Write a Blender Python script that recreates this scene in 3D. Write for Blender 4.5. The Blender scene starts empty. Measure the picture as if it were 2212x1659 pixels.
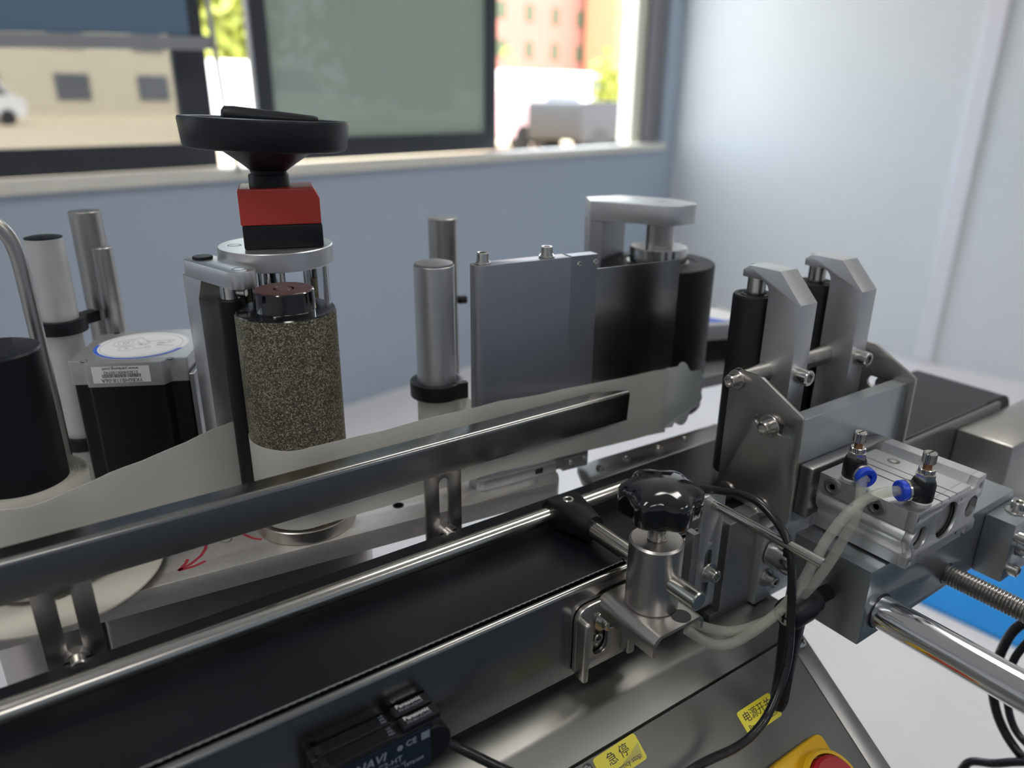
import bpy, bmesh, math, random
from mathutils import Vector, Matrix
random.seed(7)
S = 0.001                      # all lengths below are millimetres
scene = bpy.context.scene
COL = scene.collection

# ------------------------------------------------------------------ camera
cam_d = bpy.data.cameras.new('camera')
cam = bpy.data.objects.new('camera', cam_d)
COL.objects.link(cam)
right = Vector((0.8229, -0.5682, 0.0101))
down = Vector((-0.1950, -0.2990, -0.9341))
fwd = Vector((0.5338, 0.7667, -0.3568))
cam.matrix_world = Matrix(((right.x, -down.x, -fwd.x, 0),
                           (right.y, -down.y, -fwd.y, 0),
                           (right.z, -down.z, -fwd.z, 0.3),
                           (0, 0, 0, 1)))
cam_d.sensor_fit = 'HORIZONTAL'
cam_d.sensor_width = 36.0
cam_d.lens = 1613.86 / 2212 * 36
cam_d.clip_start = 0.02
cam_d.clip_end = 300
cam_d.dof.use_dof = True
cam_d.dof.focus_distance = 0.51
cam_d.dof.aperture_fstop = 4.0
scene.camera = cam

# ------------------------------------------------------------------ world, sun, exposure
world = bpy.data.worlds.new('sky_world'); scene.world = world
world.use_nodes = True
nt = world.node_tree; nt.nodes.clear()
wo = nt.nodes.new('ShaderNodeOutputWorld'); wb = nt.nodes.new('ShaderNodeBackground')
wb.inputs['Color'].default_value = (0.80, 0.90, 1.0, 1)
wb.inputs['Strength'].default_value = 2.6
nt.links.new(wb.outputs[0], wo.inputs[0])
sun_d = bpy.data.lights.new('sun', 'SUN'); sun_d.energy = 2.8; sun_d.angle = 0.01
sun_d.color = (1.0, 0.93, 0.80)
sun = bpy.data.objects.new('sun', sun_d); COL.objects.link(sun)
sun.rotation_euler = Vector((0.35, 0.62, -0.95)).to_track_quat('-Z', 'Y').to_euler()
vs = scene.view_settings
vs.view_transform = 'Standard'; vs.look = 'None'; vs.gamma = 1.0
vs.use_curve_mapping = False
vs.exposure = 1.35
try:
    scene.cycles.use_denoising = True
    scene.cycles.max_bounces = 10
    scene.cycles.sample_clamp_indirect = 6.0
except Exception:
    pass

# ------------------------------------------------------------------ frames
class Frame:
    def __init__(s, o, deg):
        s.o = Vector(o); s.deg = deg; s.rot = math.radians(deg)
        s.m = Matrix.Rotation(s.rot, 3, 'Z')
    def w(s, p):
        return (s.o + s.m @ Vector(p))
W = Frame((0, 0, 0), 0)                    # along the conveyor belt, z = 0 on the belt
L = Frame((152.7, 486.3, 4.3), -6)         # labelling head, z = 0 on its base plate
M = Frame((82, 638.5, 4.3), -26.4)         # stepper motor
R = Frame((0, 0, 0), 11.6)                 # the room

# ------------------------------------------------------------------ objects
def link(o): COL.objects.link(o); return o
class Thing:
    pass
def thing(name, label, cat, frame, loc, group=None):
    t = Thing(); t.f = frame; t.loc = Vector(loc)
    o = bpy.data.objects.new(name, None); link(o)
    o.empty_display_size = 0.02
    o.location = frame.w(loc) * S; o.rotation_euler = (0, 0, frame.rot)
    o['label'] = label; o['category'] = cat
    if group: o['group'] = group
    t.o = o
    return t
def to_mesh(name, bm, mat, smooth=35, recalc=True):
    if recalc: bmesh.ops.recalc_face_normals(bm, faces=bm.faces)
    me = bpy.data.meshes.new(name)
    bm.to_mesh(me); bm.free()
    if mat is not None: me.materials.append(mat)
    if smooth:
        for p in me.polygons: p.use_smooth = True
        me.set_sharp_from_angle(angle=math.radians(smooth))
    return me
def part(t, name, bm, mat, smooth=35, label=None, parent=None, recalc=True):
    """bm is in the thing's frame coordinates (mm)"""
    off = t.loc
    for v in bm.verts: v.co = (v.co - off) * S
    me = to_mesh(name, bm, mat, smooth, recalc)
    o = bpy.data.objects.new(name, me); link(o)
    o.parent = parent if parent is not None else t.o
    if label: o['label'] = label
    return o
def single(name, bm, mat, label, cat, frame, loc, group=None, smooth=35, recalc=True):
    loc = Vector(loc)
    for v in bm.verts: v.co = (v.co - loc) * S
    me = to_mesh(name, bm, mat, smooth, recalc)
    o = bpy.data.objects.new(name, me); link(o)
    o.location = frame.w(loc) * S; o.rotation_euler = (0, 0, frame.rot)
    o['label'] = label; o['category'] = cat
    if group: o['group'] = group
    return o
def struct(name, bm, mat, frame=R, parent=None, smooth=0):
    for v in bm.verts: v.co = v.co * S
    me = to_mesh(name, bm, mat, smooth)
    o = bpy.data.objects.new(name, me); link(o)
    if parent is None:
        o.location = frame.w((0, 0, 0)) * S; o.rotation_euler = (0, 0, frame.rot)
        o['kind'] = 'structure'
    else:
        o.parent = parent
    return o
def copy_thing(t, loc, label):
    o = t.o.copy(); link(o)
    o.location = t.f.w(loc) * S
    o['label'] = label
    def rec(src, dst):
        for ch in src.children:
            if ch.name not in COL.objects: continue
            c = ch.copy(); link(c); c.parent = dst
            rec(ch, c)
    rec(t.o, o)
    return o

# ------------------------------------------------------------------ shapes
def BM(): return bmesh.new()
def box(bm, x0, x1, y0, y1, z0, z1, b=0, seg=1):
    n = bmesh.new()
    vs_ = [n.verts.new(p) for p in ((x0,y0,z0),(x1,y0,z0),(x1,y1,z0),(x0,y1,z0),(x0,y0,z1),(x1,y0,z1),(x1,y1,z1),(x0,y1,z1))]
    for f in ((0,3,2,1),(4,5,6,7),(0,1,5,4),(1,2,6,5),(2,3,7,6),(3,0,4,7)):
        n.faces.new([vs_[i] for i in f])
    if b > 0:
        bmesh.ops.bevel(n, geom=n.edges[:], offset=b, segments=seg, affect='EDGES', profile=0.5)
    merge(bm, n); return bm
def merge(bm, n):
    me = bpy.data.meshes.new('tmp'); n.to_mesh(me); n.free()
    bm.from_mesh(me); bpy.data.meshes.remove(me)
def basis(d):
    d = Vector(d).normalized()
    a = Vector((0, 0, 1)) if abs(d.z) < 0.9 else Vector((1, 0, 0))
    x = a.cross(d).normalized(); y = d.cross(x)
    return x, y, d
def lathe(bm, prof, o, d=(0, 0, 1), n=32, cap=(True, True), xdir=None):
    """prof: list of (radius or f(angle), height)"""
    o = Vector(o); x, y, d = basis(d)
    if xdir is not None:
        x = (Vector(xdir) - d * Vector(xdir).dot(d)).normalized(); y = d.cross(x)
    loops = []
    for r, h in prof:
        lp = []
        for i in range(n):
            a = 2 * math.pi * i / n
            rr = r(a) if callable(r) else r
            lp.append(bm.verts.new(o + d * h + (x * math.cos(a) + y * math.sin(a)) * rr))
        loops.append(lp)
    for a, b in zip(loops, loops[1:]):
        for i in range(n):
            bm.faces.new((a[i], a[(i+1) % n], b[(i+1) % n], b[i]))
    if cap[0]: bm.faces.new(loops[0][::-1])
    if cap[1]: bm.faces.new(loops[-1])
    return bm
def cyl(bm, o, d, r, h, c=0.6, n=32):
    c = min(c, h * 0.3, r * 0.3)
    return lathe(bm, [(r - c, 0), (r, c), (r, h - c), (r - c, h)], o, d, n)
def hexr(R_): return lambda a: R_ * math.cos(math.pi / 6) / math.cos((a % (math.pi / 3)) - math.pi / 6)
def bolt(bm, o, d, r=5, h=5.5, washer=0.0, n=24):
    """socket head cap screw standing on o along d"""
    o = Vector(o); dd = Vector(d).normalized()
    if washer:
        lathe(bm, [(washer - .3, 0), (washer, .3), (washer, 1.2), (washer - .3, 1.5)], o, d, n)
        lathe(bm, [(r * 1.12, 1.5), (r * 1.12, 2.6)], o, d, n); o = o + dd * 2.6
    hx = hexr(r * 0.56)
    lathe(bm, [(r, 0), (r, h - .7), (r - .7, h), (r * .66, h), (hx, h - .3), (hx, h - r * .6)], o, d, n)
    return bm
def pan_screw(bm, o, d, r=4, h=2.2, cross=True):
    lathe(bm, [(r, 0), (r, h * .35), (r * .8, h * .75), (r * .4, h), ], o, d, 20)
def sweep(bm, pts, r, n=14, res=8, closed=False, cap=True):
    P = [Vector(p) for p in pts]
    path = []
    if len(P) == 2: path = P
    else:
        for i in range(len(P) - 1):
            p0 = P[max(i-1, 0)]; p1 = P[i]; p2 = P[i+1]; p3 = P[min(i+2, len(P)-1)]
            for k in range(res):
                t = k / res
                path.append(0.5 * ((2*p1) + (-p0+p2)*t + (2*p0-5*p1+4*p2-p3)*t*t + (-p0+3*p1-3*p2+p3)*t**3))
        path.append(P[-1])
    tang = [(path[min(i+1, len(path)-1)] - path[max(i-1, 0)]).normalized() for i in range(len(path))]
    x, y, _ = basis(tang[0]); loops = []
    for p, t in zip(path, tang):
        x = (x - t * x.dot(t)).normalized(); y = t.cross(x)
        loops.append([bm.verts.new(p + (x*math.cos(2*math.pi*i/n) + y*math.sin(2*math.pi*i/n)) * r) for i in range(n)])
    for a, b in zip(loops, loops[1:]):
        for i in range(n): bm.faces.new((a[i], a[(i+1) % n], b[(i+1) % n], b[i]))
    if cap: bm.faces.new(loops[0][::-1]); bm.faces.new(loops[-1])
    return bm
def rounded(pts, r, seg=5):
    """round the corners of a closed 2D polygon; r number or list"""
    out = []; n = len(pts)
    for i in range(n):
        rr = r[i] if isinstance(r, (list, tuple)) else r
        p = Vector(pts[i]); a = Vector(pts[i-1]); b = Vector(pts[(i+1) % n])
        if rr <= 0: out.append(tuple(p)); continue
        u = (a - p).normalized(); v = (b - p).normalized()
        ang = u.angle(v)
        dist = min(rr / math.tan(ang / 2), (a-p).length * .49, (b-p).length * .49)
        p1 = p + u * dist; p2 = p + v * dist
        for k in range(seg + 1):
            t = k / seg
            out.append(tuple((1-t)**2 * p1 + 2*t*(1-t) * p + t*t * p2))
    return out
def circle2(cx, cy, r, n=24): return [(cx + r*math.cos(2*math.pi*i/n), cy + r*math.sin(2*math.pi*i/n)) for i in range(n)]
def slot2(x0, y0, x1, y1, r, n=8):
    a = math.atan2(y1-y0, x1-x0); out = []
    for k in range(n+1):
        t = a + math.pi/2 + math.pi*k/n; out.append((x0 + r*math.cos(t), y0 + r*math.sin(t)))
    for k in range(n+1):
        t = a - math.pi/2 + math.pi*k/n; out.append((x1 + r*math.cos(t), y1 + r*math.sin(t)))
    return out
PLANES = {'xy': ((1,0,0),(0,1,0),(0,0,1)), 'yz': ((0,1,0),(0,0,1),(1,0,0)), 'xz': ((1,0,0),(0,0,1),(0,1,0))}
def plate(bm, loops, plane, h0, h1, bevel=0.0):
    """flat plate: outline and holes (2D, mm) in the given plane, from height h0 to h1 along its normal"""
    if isinstance(plane, str): ax, ay, az = [Vector(v) for v in PLANES[plane]]; org = Vector()
    else: org, ax, ay, az = [Vector(v) for v in plane]
    cu = bpy.data.curves.new('tmp', 'CURVE'); cu.dimensions = '2D'; cu.fill_mode = 'BOTH'
    for lp in loops:
        sp = cu.splines.new('POLY'); sp.points.add(len(lp) - 1)
        for i, q in enumerate(lp): sp.points[i].co = (q[0], q[1], 0, 1)
        sp.use_cyclic_u = True
    hh = abs(h1 - h0) / 2
    if bevel: cu.bevel_depth = bevel; cu.bevel_resolution = 1; cu.offset = -bevel
    cu.extrude = hh - bevel
    ob = bpy.data.objects.new('tmp', cu)
    me = bpy.data.meshes.new_from_object(ob)
    n = bmesh.new(); n.from_mesh(me)
    bmesh.ops.remove_doubles(n, verts=n.verts, dist=1e-3)
    c = (h0 + h1) / 2
    for v in n.verts: v.co = org + ax*v.co.x + ay*v.co.y + az*(v.co.z + c)
    bpy.data.objects.remove(ob); bpy.data.curves.remove(cu); bpy.data.meshes.remove(me)
    bmesh.ops.recalc_face_normals(n, faces=n.faces)
    merge(bm, n); return bm
def prism(bm, prof, plane, h0, h1): return plate(bm, [prof], plane, h0, h1)
def hull(bm, pts):
    n = bmesh.new()
    for p in pts: n.verts.new(p)
    r = bmesh.ops.convex_hull(n, input=n.verts)
    bmesh.ops.delete(n, geom=[g for g in r['geom_interior'] if isinstance(g, bmesh.types.BMVert)], context='VERTS')
    merge(bm, n); return bm
def text(bm, body, size, o, xd, yd, h=0.12, align='CENTER', shear=0, wide=1.0):
    """raised print: body written along xd, up along yd, centred on o (mm)"""
    cu = bpy.data.curves.new('tmp', 'FONT'); cu.body = body; cu.size = size
    cu.align_x = align; cu.align_y = 'CENTER'; cu.extrude = h / 2; cu.shear = shear
    cu.resolution_u = 3
    ob = bpy.data.objects.new('tmp', cu); link(ob)
    dg = bpy.context.evaluated_depsgraph_get()
    me = bpy.data.meshes.new_from_object(ob.evaluated_get(dg))
    n = bmesh.new(); n.from_mesh(me)
    x = Vector(xd).normalized(); y = Vector(yd).normalized(); z = x.cross(y); o = Vector(o)
    for v in n.verts: v.co = o + x*v.co.x*wide + y*v.co.y + z*(v.co.z + h/2)
    bpy.data.objects.remove(ob); bpy.data.curves.remove(cu); bpy.data.meshes.remove(me)
    merge(bm, n); return bm
def ribbon(bm, path, z0, z1, th=0.35):
    """upright strip following a 2D path; z0/z1 numbers or lists"""
    n = len(path); fr = []
    for i in range(n):
        a = Vector(path[max(i-1, 0)]); b = Vector(path[min(i+1, n-1)])
        t = (b - a).normalized(); nm = Vector((-t.y, t.x)) * th / 2
        p = Vector(path[i]); A = z0[i] if isinstance(z0, list) else z0; B = z1[i] if isinstance(z1, list) else z1
        q = []
        for s_, z in ((1, A), (1, B), (-1, B), (-1, A)):
            c = p + nm * s_; q.append(bm.verts.new((c.x, c.y, z)))
        fr.append(q)
    for a, b in zip(fr, fr[1:]):
        for k in range(4): bm.faces.new((a[k], a[(k+1) % 4], b[(k+1) % 4], b[k]))
    bm.faces.new(fr[0][::-1]); bm.faces.new(fr[-1])
    return bm

# ------------------------------------------------------------------ materials
def new_mat(name):
    m = bpy.data.materials.new(name); m.use_nodes = True
    return m, m.node_tree, m.node_tree.nodes['Principled BSDF']
def mat(name, col, metal=0.0, rough=0.5, var=0.08, scale=60, stretch=(1,1,1), bump=0.0, rvar=0.08, spec=0.5, coat=0.0):
    m, nt, b = new_mat(name); nd = nt.nodes; lk = nt.links
    tc = nd.new('ShaderNodeTexCoord'); mp = nd.new('ShaderNodeMapping')
    mp.inputs['Scale'].default_value = stretch
    nz = nd.new('ShaderNodeTexNoise'); nz.inputs['Scale'].default_value = scale; nz.inputs['Detail'].default_value = 4
    lk.new(tc.outputs['Object'], mp.inputs[0]); lk.new(mp.outputs[0], nz.inputs[0])
    rp = nd.new('ShaderNodeMapRange'); rp.inputs[3].default_value = 1 - var; rp.inputs[4].default_value = 1 + var
    lk.new(nz.outputs[0], rp.inputs[0])
    mx = nd.new('ShaderNodeVectorMath'); mx.operation = 'SCALE'; mx.inputs[0].default_value = col
    lk.new(rp.outputs[0], mx.inputs['Scale']); lk.new(mx.outputs[0], b.inputs['Base Color'])
    rr = nd.new('ShaderNodeMapRange'); rr.inputs[3].default_value = max(rough - rvar, 0.03); rr.inputs[4].default_value = min(rough + rvar, 1)
    lk.new(nz.outputs[0], rr.inputs[0]); lk.new(rr.outputs[0], b.inputs['Roughness'])
    b.inputs['Metallic'].default_value = metal
    b.inputs['Specular IOR Level'].default_value = spec
    if coat: b.inputs['Coat Weight'].default_value = coat; b.inputs['Coat Roughness'].default_value = 0.08
    if bump:
        bp = nd.new('ShaderNodeBump'); bp.inputs['Strength'].default_value = bump; bp.inputs['Distance'].default_value = 0.0005
        lk.new(nz.outputs[0], bp.inputs['Height']); lk.new(bp.outputs[0], b.inputs['Normal'])
    return m
STEEL = mat('brushed_stainless', (0.50, 0.485, 0.46), 1, 0.32, 0.03, 30, (1, 30, 30), rvar=0.02)
STEEL_V = mat('brushed_stainless_vertical', (0.46, 0.44, 0.42), 1, 0.34, 0.03, 30, (30, 30, 1), rvar=0.02)
STEEL_D = mat('dark_stainless', (0.34, 0.335, 0.33), 1, 0.36, 0.03, 30, (1, 30, 30), rvar=0.02)
STEEL_C = mat('cabinet_stainless', (0.27, 0.265, 0.25), 1, 0.40, 0.04, 30, (1, 30, 30), rvar=0.03)
STEEL_A = mat('rail_stainless', (0.31, 0.305, 0.295), 1, 0.22, 0.03, 20, (1, 30, 30), rvar=0.02)
STEEL_R = mat('polished_guide_steel', (0.56, 0.54, 0.50), 1, 0.20, 0.02, 30, (1, 20, 20), rvar=0.01)
CHROME = mat('chromed_shaft', (0.70, 0.70, 0.71), 1, 0.07, 0.03, 30)
NICKEL = mat('nickel_screw', (0.62, 0.60, 0.57), 1, 0.20, 0.08, 300)
THREAD = mat('threaded_steel', (0.36, 0.35, 0.33), 1, 0.30, 0.15, 300)
ALU = mat('anodised_aluminium', (0.60, 0.61, 0.62), 0.9, 0.38, 0.05, 300, rvar=0.04)
ALU_B = mat('brushed_aluminium', (0.42, 0.46, 0.49), 0.95, 0.33, 0.07, 60, (1, 14, 14))
ALU_P = mat('satin_aluminium_panel', (0.29, 0.30, 0.325), 0.9, 0.42, 0.04, 60, (14, 14, 1))
ALU_M = mat('milled_aluminium_plate', (0.60, 0.58, 0.555), 0.7, 0.45, 0.16, 350, bump=0.02, rvar=0.1)
ALU_D = mat('grey_aluminium_block', (0.40, 0.40, 0.40), 0.9, 0.42, 0.05, 200)
CAST = mat('cast_grey_metal', (0.48, 0.48, 0.48), 0.8, 0.45, 0.08, 500, bump=0.05)
RUBBER = mat('black_rubber', (0.009, 0.009, 0.012), 0, 0.5, 0.1, 200, spec=0.3)
PLASTIC = mat('black_plastic', (0.007, 0.008, 0.011), 0, 0.42, 0.1, 300, bump=0.05, spec=0.3)
GLOSS = mat('glossy_black_plastic', (0.006, 0.006, 0.008), 0, 0.10, 0.1, 50, coat=0.5)
WHEEL = mat('handwheel_black', (0.010, 0.012, 0.016), 0, 0.38, 0.1, 200, spec=0.35)
BLACKSH = mat('black_painted_motor', (0.006, 0.006, 0.008), 0, 0.35, 0.1, 100, spec=0.3)
BELT = mat('black_pvc_belt', (0.005, 0.0065, 0.009), 0, 0.36, 0.25, 900, bump=0.06, rvar=0.06, spec=0.28)
STITCH = mat('belt_edge_thread', (0.22, 0.24, 0.24), 0, 0.7)
def papery(name, col, f, rough=.45):
    m = mat(name, col, 0, rough, .04, 40, (1, 1, 6)); nt = m.node_tree; nd = nt.nodes; lk = nt.links
    tl = nd.new('ShaderNodeBsdfTranslucent'); tl.inputs[0].default_value = (*col, 1)
    mx = nd.new('ShaderNodeMixShader'); mx.inputs[0].default_value = f
    lk.new(nd['Principled BSDF'].outputs[0], mx.inputs[1]); lk.new(tl.outputs[0], mx.inputs[2]); lk.new(mx.outputs[0], nd['Material Output'].inputs[0])
    return m
PAPER = papery('glassine_liner_paper', (0.86, 0.85, 0.81), 0.45)
LABELM = papery('white_label_film', (0.74, 0.78, 0.78), 0.35, .38)
ROLLP = mat('rolled_liner_edge', (0.55, 0.53, 0.48), 0, 0.7, 0.25, 80, (1, 1, 40))
DISC = mat('cream_disc', (0.62, 0.60, 0.53), 0, 0.4, 0.03, 20)
WHITEP = mat('white_sticker', (0.82, 0.82, 0.83), 0, 0.35, 0.02, 20)
INK = mat('black_ink', (0.03, 0.03, 0.035), 0, 0.5)
INKG = mat('grey_ink', (0.20, 0.21, 0.23), 0, 0.5)
PRINTW = mat('white_print', (0.75, 0.76, 0.78), 0, 0.5)
PRINTD = mat('dim_grey_print', (0.22, 0.25, 0.30), 0, 0.5)
BLUEP = mat('blue_ring_print', (0.05, 0.13, 0.62), 0, 0.4)
BLUEC = mat('blue_collet_plastic', (0.01, 0.06, 0.62), 0, 0.35)
RED = mat('red_plastic', (0.50, 0.045, 0.03), 0, 0.40, 0.04, 20)
REDK = mat('red_switch_plastic', (0.45, 0.01, 0.02), 0, 0.35, 0.04, 20)
MAROON = mat('maroon_dusty_hub', (0.060, 0.012, 0.012), 0, 0.30, 0.5, 200)
YELLOW = mat('yellow_sticker', (0.80, 0.70, 0.05), 0, 0.4, 0.03, 40)
YELLOWP = mat('yellow_switch_plastic', (0.78, 0.46, 0.01), 0, 0.4, 0.03, 40)
MARKER = mat('red_marker_ink', (0.42, 0.03, 0.05), 0, 0.5)
BRASS = mat('copper_brass_stem', (0.42, 0.22, 0.12), 1, 0.3)
HOLE = mat('dark_bore', (0.012, 0.012, 0.013), 0, 0.6)
AMP = mat('amplifier_black', (0.007, 0.008, 0.011), 0, 0.45, 0.1, 200, spec=0.25)
AMPB = mat('amplifier_navy_plate', (0.004, 0.012, 0.035), 0, 0.4, 0.1, 200)
CABLE = mat('black_cable', (0.010, 0.010, 0.012), 0, 0.28)
TAPE = mat('ptfe_tape', (0.7, 0.72, 0.7), 0, 0.6)
FLEX = mat('silver_grey_print', (0.42, 0.46, 0.52), 0.3, 0.4)
def abrasive():
    m, nt, b = new_mat('abrasive_grit'); nd = nt.nodes; lk = nt.links
    tc = nd.new('ShaderNodeTexCoord')
    v = nd.new('ShaderNodeTexVoronoi'); v.inputs['Scale'].default_value = 1300
    lk.new(tc.outputs['Object'], v.inputs[0])
    n = nd.new('ShaderNodeTexNoise'); n.inputs['Scale'].default_value = 45; n.inputs['Detail'].default_value = 5
    lk.new(tc.outputs['Object'], n.inputs[0])
    bw = nd.new('ShaderNodeRGBToBW'); lk.new(v.outputs['Color'], bw.inputs[0])
    cr = nd.new('ShaderNodeValToRGB'); e = cr.color_ramp.elements
    e[0].position = 0.15; e[0].color = (0.040, 0.035, 0.024, 1); e[1].position = 0.85; e[1].color = (0.40, 0.36, 0.25, 1)
    k = cr.color_ramp.elements.new(0.55); k.color = (0.105, 0.095, 0.062, 1)
    ad = nd.new('ShaderNodeMath'); ad.operation = 'MULTIPLY_ADD'; ad.inputs[1].default_value = 0.16
    lk.new(n.outputs[0], ad.inputs[0]); lk.new(bw.outputs[0], ad.inputs[2])
    sb = nd.new('ShaderNodeMath'); sb.operation = 'SUBTRACT'; sb.inputs[1].default_value = 0.08
    lk.new(ad.outputs[0], sb.inputs[0]); lk.new(sb.outputs[0], cr.inputs[0]); lk.new(cr.outputs[0], b.inputs['Base Color'])
    b.inputs['Roughness'].default_value = 0.42; b.inputs['Metallic'].default_value = 0.35
    bp = nd.new('ShaderNodeBump'); bp.inputs['Strength'].default_value = 0.9; bp.inputs['Distance'].default_value = 0.0008
    lk.new(bw.outputs[0], bp.inputs['Height']); lk.new(bp.outputs[0], b.inputs['Normal'])
    return m
GRIT = abrasive()
def glassy(name, col, mixf, rough=0.05):
    """thin see-through sheet: tinted transmission with a glossy surface"""
    m, nt, b = new_mat(name); nd = nt.nodes; lk = nt.links
    tr = nd.new('ShaderNodeBsdfTransparent'); tr.inputs[0].default_value = (*col, 1)
    b.inputs['Base Color'].default_value = (col[0]*.7, col[1]*.7, col[2]*.7, 1); b.inputs['Roughness'].default_value = rough
    mx = nd.new('ShaderNodeMixShader'); mx.inputs[0].default_value = mixf
    lk.new(tr.outputs[0], mx.inputs[1]); lk.new(b.outputs[0], mx.inputs[2])
    lk.new(mx.outputs[0], nd['Material Output'].inputs[0])
    return m
GLASS = glassy('grey_window_glass', (0.43, 0.43, 0.43), 0.06)
def frosted(name, tint, film, f1, f2):
    m, nt, b = new_mat(name); nd = nt.nodes; lk = nt.links
    tr = nd.new('ShaderNodeBsdfTransparent'); tr.inputs[0].default_value = (*tint, 1)
    tl = nd.new('ShaderNodeBsdfTranslucent'); tl.inputs[0].default_value = (*film, 1)
    b.inputs['Base Color'].default_value = (*tint, 1); b.inputs['Roughness'].default_value = .15
    m1 = nd.new('ShaderNodeMixShader'); m1.inputs[0].default_value = f1
    m2 = nd.new('ShaderNodeMixShader'); m2.inputs[0].default_value = f2
    lk.new(tr.outputs[0], m1.inputs[1]); lk.new(tl.outputs[0], m1.inputs[2])
    lk.new(m1.outputs[0], m2.inputs[1]); lk.new(b.outputs[0], m2.inputs[2]); lk.new(m2.outputs[0], nd['Material Output'].inputs[0])
    return m
GLASS_T = frosted('frosted_green_glass', (0.25, 0.275, 0.255), (0.23, 0.25, 0.235), 0.6, 0.12)
TUBE = glassy('clear_pneumatic_tube', (0.88, 0.90, 0.84), 0.30, 0.06)
FILM = glassy('peeling_clear_film', (0.88, 0.88, 0.75), 0.25, 0.1)

# ================================================================== THE ROOM (frame R: x along the window wall, y towards it)
WALLB = mat('blue_grey_wall_paint', (0.41, 0.48, 0.58), 0, 0.6, 0.03, 3, bump=0.02)
WALLR = mat('pale_wall_paint', (0.74, 0.765, 0.785), 0, 0.45, 0.03, 1.5, bump=0.02)
CEIL = mat('white_ceiling', (0.75, 0.76, 0.76), 0, 0.8, 0.02, 3)
FLOOR = mat('white_epoxy_floor', (0.85, 0.82, 0.83), 0, 0.35, 0.05, 5)
FRAMEM = mat('dark_grey_window_frame', (0.045, 0.050, 0.062), 0.2, 0.45, 0.05, 30)
FRAMEL = mat('sunlit_jamb_cream', (0.78, 0.76, 0.62), 0, 0.5, 0.03, 10)  # pale cream carries the sunlight falling on this frame strip
SILLM = mat('cream_stone_sill', (0.76, 0.73, 0.66), 0, 0.45, 0.05, 20)
BLINDM = mat('blue_blind_fabric', (0.14, 0.22, 0.32), 0, 0.8, 0.05, 200)
BARM = mat('grey_blind_bar', (0.33, 0.34, 0.36), 0.3, 0.45)
DW = 2473.0
RC = 3957.0
FL = -900.0
bm = BM(); box(bm, -3200, RC + 150, -3700, DW + 150, FL - 60, FL); struct('floor', bm, FLOOR)
bm = BM(); box(bm, -3200, RC + 150, -3700, DW + 150, 1900, 1960); struct('ceiling', bm, CEIL)
bm = BM()
plate(bm, [[(-3200, FL), (RC + 150, FL), (RC + 150, 1900), (-3200, 1900)], [(-2700, 36), (3815, 36), (3815, 1560), (-2700, 1560)]], 'xz', DW, DW + 150)
struct('wall_back', bm, WALLB)
bm = BM(); box(bm, RC, RC + 150, -3700, DW, FL, 1900); struct('wall_right', bm, WALLR)
bm = BM(); box(bm, -3200, -3050, -3700, DW, FL, 1900); struct('wall_left', bm, WALLR)
bm = BM(); box(bm, -3050, RC, -3700, -3550, FL, 1900); struct('wall_front', bm, WALLB)
bm = BM(); box(bm, RC - 22, RC, 905, 990, FL, 1900, 6); struct('trim_1', bm, mat('white_trunking', (0.80, 0.80, 0.86), 0, 0.4))
bm = BM(); box(bm, -2700, 3815, DW - 32, DW + 60, 36, 74, 5); struct('trim_2', bm, SILLM)
def sash(name, x0, x1, z0, z1, d, wl_, wr_, wb_, wt_, glass, fm=FRAMEM):
    loops = [[(x0, z0), (x1, z0), (x1, z1), (x0, z1)], [(x0 + wl_, z0 + wb_), (x1 - wr_, z0 + wb_), (x1 - wr_, z1 - wt_), (x0 + wl_, z1 - wt_)]]
    b = BM(); plate(b, loops, 'xz', d, d + 40)
    w = struct(name, b, fm)
    if glass:
        b = BM(); box(b, x0 + wl_, x1 - wr_, d + 16, d + 22, z0 + wb_, z1 - wt_)
        struct('pane', b, glass, parent=w)
    return w
sash('window_1', -300, 1215, 74, 1556, DW + 62, 60, 100, 78, 60, GLASS)
sash('window_2', 1405, 2590, 74, 1556, DW + 104, 62, 60, 80, 60, GLASS_T)
sash('window_3', -2700, -300, 74, 1556, DW + 104, 60, 60, 78, 60, GLASS)
bm = BM(); box(bm, 3590, 3690, DW + 60, DW + 150, 74, 1556, 6); struct('trim_3', bm, FRAMEL)
bm = BM(); box(bm, 3692, 3815, DW + 20, DW + 150, 74, 1556, 6); struct('trim_4', bm, mat('mauve_grey_jamb', (0.20, 0.19, 0.21), 0, .5))
# roller blind, pulled half down over the left sash
t = thing('roller_blind', 'blue roller blind pulled half down over the window', 'blind', R, (350, DW - 40, 430))
bm = BM(); prism(bm, [(-700, 395), (1120, 470), (1120, 1570), (-700, 1570)], 'xz', DW - 48, DW - 45); part(t, 'fabric', bm, BLINDM, 0)
bm = BM(); prism(bm, [(-700, 362), (1185, 432), (1185, 468), (-700, 398)], 'xz', DW - 60, DW - 34); part(t, 'bottom_bar', bm, BARM, 0, 'grey metal bottom bar')
bm = BM(); lathe(bm, [(36, 0), (36, 1850)], (-700, DW - 47, 1590), (1, 0, 0), 20); part(t, 'roller_tube', bm, BARM)
bm = BM(); sweep(bm, [(1172, DW - 60, 1580), (1174, DW - 60, 800), (1200, DW - 62, 220), (1222, DW - 62, 60)], 9, 8, 4); part(t, 'pull_cord', bm, mat('grey_cord', (0.42, 0.43, 0.42), 0, .6))
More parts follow.
